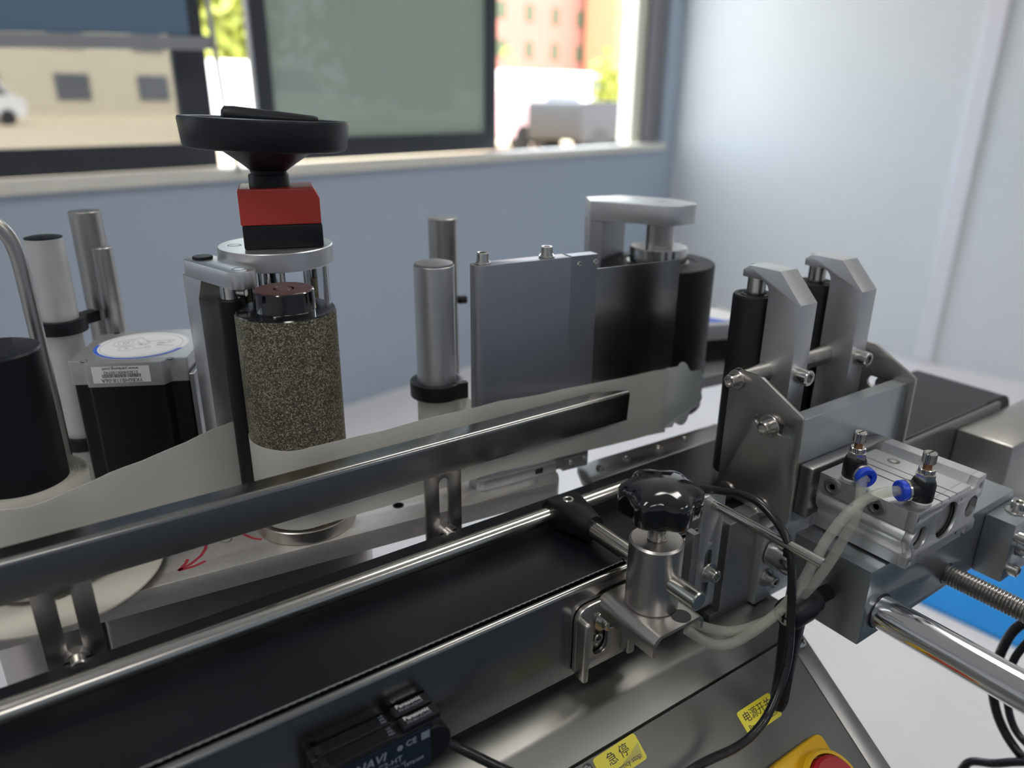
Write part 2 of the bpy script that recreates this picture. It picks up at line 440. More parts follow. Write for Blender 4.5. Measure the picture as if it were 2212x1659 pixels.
# unseen ceiling panels, added as fill light and for the metal to reflect
LAMPM, _n, _b = new_mat('fill_lamp_diffuser'); _b.inputs['Emission Color'].default_value = (1, .97, .92, 1); _b.inputs['Emission Strength'].default_value = 5.0
for i, (lx, ly) in enumerate(((-900, 300), (1500, 300), (-900, -2000), (1500, -2000))):
    t = thing('added_fill_lamp', 'unseen LED panel added on the ceiling for fill light', 'lamp', R, (lx, ly, 1880), 'added ceiling fill lights')
    bm = BM(); box(bm, lx - 620, lx + 620, ly - 170, ly + 170, 1875, 1899, 4); part(t, 'housing', bm, CEIL)
    bm = BM(); box(bm, lx - 600, lx + 600, ly - 150, ly + 150, 1869, 1874); part(t, 'diffuser', bm, LAMPM, 0)
# blue mat on the floor
bm = BM(); plate(bm, [rounded([(1770, 740), (1800, 470), (2230, 560), (2120, 760)], 30)], 'xy', FL, FL + 12, 3)
single('floor_mat', bm, mat('bright_blue_mat', (0.005, 0.27, 0.76), 0, .5, .05, 10), 'bright blue mat lying on the white floor', 'mat', W, (1950, 620, FL))

# ================================================================== OUTSIDE
GZ = -1000.0
def ox(r, d): return r * d / DW
def oz(z, d): return 300 + (z - 300) * d / DW
SAND = mat('sunlit_sandy_ground', (0.62, 0.50, 0.34), 0, .9, .08, .2)
bm = BM(); box(bm, -60000, 140000, DW + 1500, 160000, GZ - 200, GZ); o = struct('ground', bm, SAND)
CREAM = mat('cream_facade', (0.62, 0.56, 0.44), 0, .85, .05, .3)
PINK = mat('pink_facade', (0.36, 0.15, 0.12), 0, .85, .06, .3)
ORANGE = mat('orange_facade', (0.42, 0.20, 0.11), 0, .85)
WINB = mat('dark_building_window', (0.12, 0.13, 0.15), 0, .2)
WINP = mat('greenish_building_window', (0.10, 0.12, 0.08), 0, .7, spec=.1)
ROOFM = mat('grey_flat_roof', (0.4, .39, .38), 0, .8)
VANW = mat('white_vehicle_paint', (0.82, 0.82, 0.84), 0, .3)
TYRE = mat('tyre_rubber', (0.02, .02, .02), 0, .7)
def building(name, label, x0, x1, d, dep, h, wallm, winm, cols, rows, ww, wh, z_first, group=None):
    t = thing(name, label, 'building', R, ((x0 + x1) / 2, d + dep / 2, GZ))
    b = BM(); box(b, x0, x1, d, d + dep, GZ, GZ + h); part(t, 'wall', b, wallm, 0)
    b = BM(); box(b, x0 - 300, x1 + 300, d - 300, d + dep + 300, GZ + h, GZ + h + 400); part(t, 'roof', b, ROOFM, 0)
    for r_ in range(rows):
        for c in range(cols):
            cx = x0 + (c + .5) * (x1 - x0) / cols; z = GZ + z_first + r_ * 3300
            b = BM(); box(b, cx - ww/2, cx + ww/2, d - 80, d + 20, z, z + wh); part(t, 'window', b, winm, 0)
    return t
building('cream_building', 'cream low building with dark windows seen through the window pane', ox(-900, 60000), ox(1120, 60000), 60000, 9000, 9500, CREAM, WINB, 9, 2, 2200, 1700, 900)
building('pink_building', 'pink multi-storey building with greenish windows beyond the vans', ox(2250, 55000), ox(3300, 55000), 55000, 9000, 15000, PINK, WINP, 6, 4, 1200, 1500, 1800)
building('orange_building', 'narrow orange building beside the pink one', ox(3330, 50000), ox(3760, 50000), 50000, 4000, 14000, ORANGE, WINP, 3, 4, 1200, 1500, 1800)
def van(x, d, length, h, paint, label, rot=0):
    f = Frame(R.w((x, d, GZ)), 11.6 + rot)
    t = thing('parked_van', label, 'van', f, (0, 0, 0), 'vehicles parked outside')
    b = BM()
    prism(b, rounded([(-length/2, 350), (length/2, 350), (length/2, h * .55), (length/2 - 500, h * .62), (length/2 - 1100, h), (-length/2, h)], 150), 'xz', -900, 900)
    part(t, 'body', b, paint)
    b = BM(); prism(b, [(-length*.1, h*.62), (length/2 - 640, h*.62), (length/2 - 1150, h*.92), (-length*.1, h*.92)], 'xz', -915, 915); part(t, 'side_window', b, WINB, 0)
    for sx in (-.32, .32):
        for sy in (-1, 1):
            b = BM(); lathe(b, [(330, -110), (330, 110)], (length * sx, sy * 800, 330), (0, 1, 0), 20); part(t, 'wheel', b, TYRE)
REDV = mat('pale_pink_vehicle_paint', (0.75, 0.50, 0.52), 0, .3); DARKV = mat('dark_vehicle_paint', (0.02, .018, .02), 0, .3)
van(ox(1370, 24000), 24000, 4600, 2300, VANW, 'white van parked in front of the yellow-green tree')
van(ox(2700, 26000), 26000, 5200, 2500, VANW, 'white van parked below the pink building', 4)
van(ox(3080, 21000), 21000, 4700, 2300, VANW, 'white van parked beside the leafy bush', -6)
van(ox(2700, 15000), 15000, 4200, 1500, REDV, 'pale pink car parked in front of the white vans', 3)
van(ox(3290, 12500), 12500, 4000, 1250, DARKV, 'dark car parked close to the open window', -3)
van(ox(500, 40000), 40000, 4600, 2000, VANW, 'white van parked on sandy ground by cream building', 10)
LEAF = mat('yellow_green_leaves', (0.30, 0.32, 0.06), 0, .6, .3, 8)
BARK = mat('tree_bark', (0.16, .11, .07), 0, .9)
def tree(name, x, d, base, h, rad, label, n=1500, cat='tree', leaf=420):
    t = thing(name, label, cat, R, (x, d, GZ))
    b = BM(); lathe(b, [(140, 0), (100, h * .6), (40, h * .9)], (x, d, GZ), (0, 0, 1), 10); part(t, 'trunk', b, BARK)
    b = BM()
    for i in range(n):
        u, v, w = random.gauss(0, .45), random.gauss(0, .45), random.gauss(0, .45)
        c = Vector((x + u * rad, d + v * rad, GZ + base + (h - base) * .5 + w * (h - base) * .55))
        if c.z < GZ + base * .5: continue
        a = Vector((random.gauss(0, 1), random.gauss(0, 1), random.gauss(0, 1))).normalized() * leaf
        e = a.cross(Vector((random.gauss(0, 1), random.gauss(0, 1), random.gauss(0, 1)))).normalized() * leaf * .55
        b.faces.new([b.verts.new(c + a), b.verts.new(c + e), b.verts.new(c - a), b.verts.new(c - e)])
    o = part(t, 'foliage', b, LEAF, 0, recalc=False)
    o['kind'] = 'stuff'
tree('street_tree', ox(1290, 30000), 30000, 1800, 7600, 1500, 'yellow-green tree behind the white van outside', 1800)
tree('leafy_bush', ox(3300, 17500), 17500, 300, 2300, 500, 'low yellow-green bush between parked vehicles', 700, 'bush', 200)
tree('leafy_tree', ox(1900, 36000), 36000, 1600, 9000, 4200, 'broad tree seen through the tinted glass', 2600)
# unseen dark blue mat, added to darken reflections in the steel fronts
bm = BM(); plate(bm, [rounded([(-1900, -2700), (2400, -2700), (2400, 30), (-1900, 30)], 30)], 'xy', FL, FL + 12, 3)
single('added_dark_mat', bm, mat('dark_reflection_mat', (0.035, 0.06, 0.09), 0, .7, .05, 10), 'wide unseen dark blue mat added before the conveyor to darken steel reflections', 'mat', W, (0, -1600, FL))

# ================================================================== CONVEYOR
t = thing('belt_conveyor', 'long black belt conveyor with rounded stainless side panel', 'conveyor', W, (300, 365, -70))
bm = BM()
prism(bm, [(-260, -50), (880, -50)] + [(880 + 25 * math.sin(a), -25 - 25 * math.cos(a)) for a in [math.pi * k / 12 for k in range(1, 12)]] + [(880, 0), (-260, 0)], 'xz', 319, 417)
part(t, 'belt', bm, BELT)
bm = BM()
zz = [(x, 318.2 + (0.45 if i % 2 else -0.45), 0.2) for i, x in enumerate([-260 + 2.2 * k for k in range(500)])]
sweep(bm, zz, 0.28, 4, 1); part(t, 'edge_stitching', bm, STITCH, 0, 'pale zigzag thread along the belt edge')
bm = BM(); sweep(bm, [(-260, 318.9, -0.3), (840, 318.9, -0.3)], 0.35, 6); part(t, 'edge_seam', bm, STITCH)
def lip(y, s):   # sheet with a rolled upper edge, profile in yz
    out = [(y + s * 5.6, -62), (y + s * 5.6, -4)]
    for k in range(0, 11):
        a = math.pi * k / 10
        out.append((y + s * 2.8 + s * 2.8 * math.cos(a), -3.2 + 3.2 * math.sin(a)))
    out += [(y, -70), (y + s * 4, -70), (y + s * 4, -62)]
    return out
bm = BM(); prism(bm, lip(311, 1), 'yz', -260, 371); part(t, 'side_panel', bm, STEEL_A)
bm = BM(); prism(bm, lip(311.5, 1), 'yz', 372.5, 860); part(t, 'side_panel', bm, STEEL_D)
bm = BM(); box(bm, -260, 860, 418.5, 423.5, -70, -6, 1); part(t, 'side_panel', bm, STEEL_D)
bm = BM(); box(bm, 768, 960, 258, 311, -150, -8, 2, 2); part(t, 'drive_cover', bm, STEEL, label='stainless box cover over the drive')
bm = BM(); pan_screw(bm, (767.5, 290, -60), (-1, 0, 0), 4); part(t, 'screw', bm, NICKEL)
# slotted bar behind the belt
t = thing('slotted_bar', 'dark flat bar with screws behind the belt edge', 'bar', W, (460, 432, -6))
bm = BM(); plate(bm, [rounded([(372, 428), (378, 421), (560, 421), (560, 446), (385, 452)], [6, 2, 2, 2, 8])], 'xy', -8, -2, .5); part(t, 'bar', bm, STEEL_D)
for x in (398, 430, 470, 505): bm = BM(); bolt(bm, (x, 436, -2), (0, 0, 1), 3.5, 2.5); part(t, 'screw', bm, THREAD)

# ------------------------------------------------------------------ side rail on slotted posts
t = thing('side_rail', 'stainless angle rail on two slotted posts behind the belt', 'guide rail', W, (200, 425, -20))
prof = [(422, 46), (422, 68.5)] + [(425.5 - 3.5 * math.cos(a), 68.5 + 3.5 * math.sin(a)) for a in [math.pi / 2 * k / 6 for k in range(1, 7)]] + [(437, 72), (437, 70), (426, 70), (424, 68), (424, 46)]
bm = BM(); prism(bm, prof, 'yz', -240, 413)
for v in bm.verts:                      # the flange is cut back at its end
    if v.co.x > 412 and v.co.y > 427: v.co.x = 385
    if v.co.x > 412 and v.co.z > 60: v.co.x += 1.5
part(t, 'angle_bar', bm, STEEL_A)
for x0 in (220.4, -22):
    bm = BM(); plate(bm, [rounded([(x0, -42), (x0 + 30, -42), (x0 + 30, 56), (x0, 56)], 1), slot2(x0 + 15.2, -20, x0 + 15.2, 38, 3.9)], 'xz', 424, 426.5, .3)
    p = part(t, 'slotted_post', bm, STEEL_V)
    bm = BM(); lathe(bm, [(8, 0), (8, -6)], (x0 + 15, 424, -3), (0, 1, 0), 24); bolt(bm, (x0 + 15, 418, -3), (0, -1, 0), 5, 4); part(t, 'bolt', bm, NICKEL, parent=p)

# ------------------------------------------------------------------ front guide rod
bm = BM(); cyl(bm, (-230, 380, 12), (1, 0, 0), 6, 610, .6)
single('guide_rod', bm, STEEL_R, 'long round steel guide rod running above the belt', 'rod', W, (75, 380, 12))
t = thing('rod_holder', 'steel post with black star knob clamping the guide rod', 'holder', W, (313, 285, -11))
pts = []
for a in [2 * math.pi * k / 16 for k in range(16)]:
    for x in (300, 327): pts.append((x, 380 + 10 * math.cos(a), 12 + 10 * math.sin(a)))
    pts.append((313 + 9.6 * math.cos(a), 346, 13 + 9.6 * math.sin(a)))
    pts.append((313 + 10 * math.cos(a), 351, 13 + 10 * math.sin(a)))
pts += [(301, 384, 22.6), (325, 384, 22.6), (304, 364, 23.4), (322, 364, 23.4)]
bm = BM(); hull(bm, pts); c = part(t, 'clamp', bm, PLASTIC, 30, 'black plastic cross clamp')
bm = BM(); bolt(bm, (313, 375, 21.4), (0, 0, 1), 4.2, 2.6); part(t, 'clamp_screw', bm, NICKEL, parent=c)
bm = BM(); cyl(bm, (313, 246, 13), (0, 1, 0), 6.2, 112, .8); part(t, 'cross_rod', bm, STEEL_R)
bm = BM(); lathe(bm, [(16.8, 0), (17.6, 1), (17.6, 47.2), (16.2, 48.5), (0.01, 48.5)], (313, 285, -11), (0, 0, 1), 48); part(t, 'post', bm, STEEL_V)
pr = []
for k in range(12):
    z = 37.5 + k * 1.3; pr += [(5.4, z), (6.2, z + .45), (6.2, z + .65), (5.4, z + 1.1)]
bm = BM(); lathe(bm, pr, (313, 285, 0), (0, 0, 1), 24); part(t, 'threaded_stud', bm, NICKEL)
def lob(R0, amp): return lambda a: R0 + amp * math.cos(6 * a)
bm = BM()
lathe(bm, [(11, 49), (12.5, 50.2), (lob(14.6, .8), 53), (lob(15.4, 1.2), 55), (lob(22.6, 2.2), 56.2), (lob(24, 2.3), 57.5), (lob(24.4, 2.3), 72), (lob(23.6, 2.2), 74), (lob(20.4, 1.4), 76.6), (13, 79.2), (6, 80.4), (.01, 80.7)], (313, 285, 0), (0, 0, 1), 96, xdir=(1, .35, 0))
part(t, 'star_knob', bm, GLOSS, 50, 'glossy black lobed star knob')
# bracket: channel shelf and slotted foot
bm = BM()
chan = [(287, -25), (287, -19)] + [(294 - 7 * math.cos(a), -18 + 7 * math.sin(a)) for a in [math.pi/2 * k / 6 for k in range(0, 7)]] + [(327, -11)] + [(327 + 5 * math.sin(a), -16 + 5 * math.cos(a)) for a in [math.pi/2 * k / 6 for k in range(1, 7)]] + [(332, -21), (329.5, -21), (329.5, -16), (327, -13.5), (294, -13.5), (289.5, -18), (289.5, -25)]
prism(bm, chan, 'xz', 256, 309)
b_ = part(t, 'bracket_shelf', bm, STEEL, label='bent stainless shelf')
bm = BM()
plate(bm, [rounded([(268, -68), (316, -68), (316, -14), (268, -14)], [6, 4, 6, 12]), slot2(290, -52, 290, -34, 6.5)], 'xz', 306.5, 310.5, .8)
p = part(t, 'bracket_foot', bm, STEEL)
bm = BM(); box(bm, 268, 273, 297, 308, -68, -20, 2, 3); part(t, 'flange', bm, STEEL, parent=p)
bm = BM(); box(bm, 309, 316, 298, 308, -64, -22, 2.5, 3); part(t, 'flange', bm, STEEL, parent=p)
bm = BM(); bolt(bm, (291, 306.5, -30), (0, -1, 0), 5, 5, 8); part(t, 'bolt', bm, NICKEL, parent=p)
bm = BM(); bolt(bm, (290, 311, -47), (0, -1, 0), 4, 3); part(t, 'bolt', bm, THREAD, parent=p)
bm = BM(); cyl(bm, (318, 263, -11.3), (0, 0, 1), 6.5, .7, .1); part(t, 'shelf_hole', bm, HOLE, parent=b_)

# ------------------------------------------------------------------ control cabinet below the conveyor
SL = 0.73
def pz(y): return -80 + SL * (y - 287)
ln = math.hypot(1, SL); PX = Vector((1, 0, 0)); PY = Vector((0, 1 / ln, SL / ln)); PN = PX.cross(PY)
def pp(x, y, h=0): return Vector((x, y, pz(y))) + PN * h
t = thing('control_cabinet', 'brushed stainless control cabinet with sloping panel under the belt', 'cabinet', W, (100, 260, -300))
bm = BM(); prism(bm, [(330, -80), (330, -86), (289, -86), (284, -90), (268.5, pz(268.5) - 6), (268.5, pz(268.5)), (285, pz(285) - .4), (289, -80)], 'yz', -300, 470); part(t, 'top_ledge', bm, STEEL_C)
plane = ((0, 0, 0), (1, 0, 0), tuple(PY), tuple(PN))
def pl(x, y): return (x, (Vector((0, y, pz(y)))).dot(PY))
hN = Vector((0, 287, -80)).dot(PN)
bm = BM(); plate(bm, [[pl(-300, 267), pl(452, 267), pl(452, 60), pl(-300, 60)]], plane, hN - 4, hN, .5); part(t, 'front_panel', bm, STEEL_C)
bm = BM(); plate(bm, [[pl(453, 268), pl(470, 268), pl(470, 60), pl(453, 60)]], plane, hN - 8, hN - .5, .5); part(t, 'edge_frame', bm, STEEL_D)
bm = BM(); prism(bm, [(330, -86), (285, -90), (60, pz(60) - 8), (60, -890), (330, -890)], 'yz', 466, 469.5); part(t, 'side_wall', bm, STEEL_D)
bm = BM(); prism(bm, [(330, -86), (285, -90), (60, pz(60) - 8), (60, -890), (330, -890)], 'yz', -300, -296); part(t, 'side_wall', bm, STEEL_D)
bm = BM(); box(bm, -296, 466, 326, 330, -890, -88); part(t, 'back_wall', bm, STEEL_D)
for x, y in ((244.6, 262), (462, 262)):
    bm = BM(); lathe(bm, [(5, 0), (5, .8), (4, 2), (1.6, 2.7)], pp(x, y), PN, 20)
    s_ = part(t, 'screw', bm, NICKEL)
    bm = BM()
    for a in (0.3, 0.3 + math.pi / 2):
        e = PX * math.cos(a) + PY * math.sin(a); q = PN.cross(e)
        vs8 = [pp(x, y, hh) + e * sx * 2.6 + q * sy * .5 for hh in (2.2, 2.85) for sx, sy in ((-1,-1),(1,-1),(1,1),(-1,1))]
        hull(bm, vs8)
    part(t, 'cross_slot', bm, HOLE, 0, parent=s_)
# yellow stickers
def sticker(x0, x1, y0, y1, rot, zh, en, zs, es):
    cx, cy = (x0 + x1) / 2, (y0 + y1) / 2
    c = pl(cx, cy); w = (x1 - x0) / 2; h = (pl(0, y1)[1] - pl(0, y0)[1]) / 2
    pts = rounded([(-w, -h), (w, -h), (w, h), (-w, h)], 2.5)
    ca, sa = math.cos(rot), math.sin(rot)
    pts = [(c[0] + p[0]*ca - p[1]*sa, c[1] + p[0]*sa + p[1]*ca) for p in pts]
    b = BM(); plate(b, [pts], plane, hN, hN + .25)
    s_ = part(t, 'sticker', b, YELLOW, 0, 'yellow lettered sticker')
    xd = PX*ca + PY*sa; yd = PY*ca - PX*sa
    b = BM(); text(b, zh, zs, pp(cx, cy, .3) + yd * h * .28, xd, yd); text(b, en, es, pp(cx, cy, .3) - yd * h * .52, xd, yd)
    part(t, 'lettering', b, INK, 0, parent=s_)
    return s_, c, xd, yd
sticker(370.5, 407, 234, 248, 0, '电源开关', 'Power switch', 7.6, 5.4)
s_, c_, xd, yd = sticker(251, 288, 252.5, 266.5, 0.03, '急 停', 'Emergency stop', 8.2, 4.6)
bm = BM(); f_ = [pp(266, 256, .5), pp(285, 254.5, .6), pp(286, 262, 2.2), pp(277, 259, 1.6)]
bm.faces.new([bm.verts.new(p) for p in f_]); part(t, 'peeling_film', bm, FILM, 0, parent=s_)
# rotary main switch
t = thing('main_switch', 'yellow main switch with red rotary knob on the sloping panel', 'switch', W, pp(398, 196))
bm = BM(); plate(bm, [rounded([pl(367, 176), pl(423, 176), pl(423, 217), pl(367, 217)], 6)], plane, hN, hN + 7, 1.5); part(t, 'base', bm, YELLOWP)
bm = BM(); lathe(bm, [(25, 5), (25, 14), (23.5, 16), (21.5, 16), (21, 9)], pp(400, 192), PN, 48); part(t, 'collar', bm, YELLOWP)
bm = BM(); lathe(bm, [(20, 7), (20, 18), (18, 20), (.01, 20.5)], pp(400, 192), PN, 40); part(t, 'knob', bm, REDK)

# ------------------------------------------------------------------ fibre sensor amplifiers
NAMES = ('black sensor amplifier clipped against the stainless side panel', 'black sensor amplifier with navy lettered side plate and cable')
for k, y0 in enumerate((301.6, 291.4)):
    y1 = y0 + 9.8
    t = thing('sensor_amplifier', NAMES[k], 'sensor', W, (120, y0 + 5, -60), 'amplifiers on the conveyor side')
    bm = BM(); box(bm, 84, 150, y0, y1, -60, -28, 1.2, 2); part(t, 'body', bm, AMP)
    bm = BM(); cyl(bm, (150, y0 + .3, -46), (0, 1, 0), 13, 9.2, .8); part(t, 'cable_boss', bm, AMP)
    bm = BM(); box(bm, 88, 131, y0 + .6, y1 - .6, -28.4, -26.4, .8); part(t, 'cover', bm, GLOSS)
    bm = BM(); box(bm, 133, 157, y0 + .8, y1 - .8, -29, -24.2, .9); lid = part(t, 'lid', bm, AMP)
    bm = BM(); text(bm, 'Panasonic', 4.0, (144, y0 + 6.3, -24.1), (1, 0, 0), (0, 1, 0)); part(t, 'lettering', bm, PRINTW, 0, parent=lid)
    bm = BM(); text(bm, 'FX-551-C2-HT', 2.5, (144.5, y0 + 3.0, -24.1), (1, 0, 0), (0, 1, 0)); part(t, 'lettering', bm, PRINTD, 0, parent=lid)
    bm = BM()
    for q in range(3): text(bm, ('L·D', 'STB', 'PRO')[q], 1.7, (127, y0 + 7.4 - q * 2.3, -26.35), (1, 0, 0), (0, 1, 0))
    part(t, 'cover_marks', bm, PRINTD, 0)
    bm = BM(); box(bm, 86.5, 91, y0 + 2, y1 - 2, -27, -25.2, .6); part(t, 'button', bm, PLASTIC)
    if k == 1:
        bm = BM(); box(bm, 92, 149, y0 - .35, y0, -58, -30, 0); p = part(t, 'name_plate', bm, AMPB, 0, 'navy plate with grey lettering')
        yy = y0 - .4
        bm = BM(); text(bm, 'NAVI', 8.0, (112, yy, -36.5), (1, 0, 0), (0, 0, 1), shear=.25); text(bm, 'CE', 5.6, (137, yy, -35), (1, 0, 0), (0, 0, 1))
        text(bm, 'FX-551-C2-HT', 5.2, (115, yy, -43), (1, 0, 0), (0, 0, 1))
        text(bm, 'Panasonic Industrial Devices SUNX Co., Ltd', 2.1, (114, yy, -47), (1, 0, 0), (0, 0, 1)); text(bm, 'TET21039', 3.0, (138, yy, -50), (1, 0, 0), (0, 0, 1))
        part(t, 'lettering', bm, FLEX, 0, parent=p)
        bm = BM(); box(bm, 143.2, 148.5, yy - .1, yy, -37.5, -32.3); part(t, 'printed_square', bm, PRINTD, 0, parent=p)
        bm = BM(); plate(bm, [circle2(130, -35.4, 1.8)], 'xz', yy - .1, yy); part(t, 'printed_mark', bm, PRINTD, 0, parent=p)
bm = BM(); sweep(bm, [(158, 296, -50), (170, 290, -60), (195, 272, -78), (230, 240, -92), (262, 205, -100)], 3, 12)
single('sensor_cable', bm, CABLE, 'black cable leaving the sensor amplifier over the cabinet ledge', 'cable', W, (200, 270, -80))

# ================================================================== PRESSING ROLLER UNIT (frame W)
side = rounded([(343, 7), (343, 101), (336, 112), (315, 112), (277, 93), (276, 8)], [2, 3, 5, 3, 3, 3])
t = thing('mounting_bracket', 'stainless side plates and aluminium cross bar carrying the press rollers', 'bracket', W, (515, 300, 8))
for x0, x1, sx in ((441, 444, -1), (588, 591, 1)):
    bm = BM(); plate(bm, [side, slot2(287, 78, 312, 80, 4.6)], 'yz', x0, x1, .3); p = part(t, 'side_plate', bm, STEEL_V)
    xf = x0 if sx < 0 else x1
    for y, z, w in ((337, 104, 7.5), (302.7, 78.3, 8.5), (300.5, 11.8, 7), (334, 10.5, 7)):
        if z < 20: b = BM(); lathe(b, [(7.5, 0), (7.5, 1), (4.6, 1.4), (4.4, .6), (2.4, .5)], (xf, y, z), (sx, 0, 0), 24)
        else: b = BM(); bolt(b, (xf, y, z), (sx, 0, 0), 5, 6.5, w)
        part(t, 'bolt', b, NICKEL, parent=p)
bm = BM(); box(bm, 444, 588, 282, 294, 2, 88, .5); part(t, 'cross_bar', bm, ALU_B, label='blue-grey brushed aluminium bar')
bm = BM(); cyl(bm, (444, 337, 104), (1, 0, 0), 8.2, 144, .3); part(t, 'pivot_shaft', bm, STEEL_R)

arm = [(313, 20), (313, 161), (334, 183), (364, 183)]
arm = [(313, 20), (313, 161.5), (334, 183), (362, 183), (367.5, 179), (367.5, 173.5)] + [(352, 173.5)] + \
      [(351 - 9 * math.sin(a), 164.5 + 9 * math.cos(a)) for a in [math.pi / 2 * k / 6 for k in range(1, 7)]] + [(342, 20)]
def roller_arm(x0, label):
    t = thing('press_roller', label, 'roller', W, (x0 + 10, 337, 10), 'press rollers')
    b = BM(); plate(b, [arm, circle2(337, 104, 8.25)], 'yz', x0, x0 + 20, .6); part(t, 'arm', b, ALU)
    cx = x0 + 10; cy = 361
    b = BM(); cyl(b, (cx, cy, 158), (0, 0, 1), 7, 16, .2); part(t, 'spindle', b, NICKEL)
    b = BM(); lathe(b, [(15.5, 6), (17, 7), (17, 158), (16, 159.5), (13, 159.5), (12.6, 158.8), (11, 158.8), (10.6, 159.6), (9, 159.6), (8.8, 158.8), (.01, 158.8)], (cx, cy, 0), (0, 0, 1), 40)
    part(t, 'roller', b, RUBBER, label='black rubber roller')
    b = BM(); bolt(b, (cx, 313, 106.5), (0, -1, 0), 6.2, 10); part(t, 'bolt', b, NICKEL)
    b = BM(); bolt(b, (cx + 3, 367.3, 178.5), (0, 1, 0), 3, 3.2); part(t, 'set_screw', b, NICKEL)
    return t
a1 = roller_arm(472.5, 'aluminium arm with black rubber roller next to the slotted side plate')
a2 = roller_arm(550.5, 'aluminium arm with black rubber roller at the far end of the pivot shaft')

# ------------------------------------------------------------------ guided air cylinder
t = thing('air_cylinder', 'silver guided air cylinder with grooved body on the slide block', 'air cylinder', W, (505, 232, 8))
bul = [(463.5 - 4.5 * math.sin(math.pi * k / 8), 19.5 + 16 * k / 8) for k in range(9)]
prof = [(459, 8), (459, 16.5), (463.5, 16.5), (463.5, 19.5)] + bul[1:-1] + [(463.5, 35.5), (459, 36.2), (459, 50.3), (489, 50.3), (489, 47.6), (490.6, 47.6), (490.6, 50.3), (499.5, 50.3), (499.5, 48.3), (501, 48.3), (501, 50.3),
        (509, 50.3), (509, 49), (510.2, 49), (510.2, 50.3), (529, 50.3), (532, 46.5), (537, 46.5), (540, 53.2), (551, 53.2), (551, 36.2), (546.5, 35.5), (546.5, 19.5), (551, 16.5), (551, 8), (539, 8), (539, 14), (533, 14), (533, 8), (478, 8), (478, 15), (472, 15), (472, 8)]
bores = [circle2(471.5, 28, 8.6, 32), circle2(505, 30.5, 14, 40), circle2(538.5, 31, 8.6, 32)]
bm = BM(); plate(bm, [prof], 'xz', 203, 268, .25)
bd = part(t, 'body', bm, ALU)
bm = BM(); plate(bm, [prof] + bores + [circle2(463.5, 44.5, 2), circle2(463, 12, 2), circle2(546, 45, 2), circle2(490, 44.5, 1.4), circle2(520, 42, 1.4), circle2(524, 14, 1.4)], 'xz', 197, 203, .25); part(t, 'end_face', bm, ALU, label='end face with three bores')
for cx, cz, r in ((471.5, 28, 8.5), (505, 30.5, 13.9), (538.5, 31, 8.5)):
    bm = BM(); lathe(bm, [(r, 201.4), (r - 1.2, 201.4), (r - 1.4, 202.4), (.01, 202.7)], (cx, 0, cz), (0, 1, 0), 32); part(t, 'bore_cap', bm, ALU_D)  # darker grey than the body stands in for shade inside the bores
    if r > 10: bm = BM(); lathe(bm, [(r, 199.2), (r, 200.2), (r - 1.1, 200.2), (r - 1.1, 199.2)], (cx, 0, cz), (0, 1, 0), 32, (False, False)); part(t, 'circlip', bm, HOLE)
bm = BM(); plate(bm, [rounded([(455, 11), (554, 11), (554, 52), (455, 52)], 1.5)], 'xz', 271.5, 281.8, .8); part(t, 'end_plate', bm, STEEL_D, label='dark steel end plate')
for cx, cz, r in ((471.5, 28, 7), (505, 30.5, 8), (538.5, 31, 7)): bm = BM(); cyl(bm, (cx, 267, cz), (0, 1, 0), r, 5.2, .2); part(t, 'piston_rod', bm, CHROME)
for y in (257.3, 224):
    bm = BM(); lathe(bm, [(6.6, .0), (6.6, .6), (6, .9), (4.2, .9), (4.0, .2), (hexr(2.4), .2), (hexr(2.4), -.9)], (459, y, 43.2), (-1, 0, 0), 24); part(t, 'plug', bm, STEEL_D)
for x, y in ((520, 248), (520.5, 222.5)):
    bm = BM(); lathe(bm, [(4.6, 0), (4.6, .3), (3.4, .3), (hexr(2.2), .1), (hexr(2.2), -1)], (x, y, 50.2), (0, 0, 1), 24); part(t, 'port_screw', bm, NICKEL)
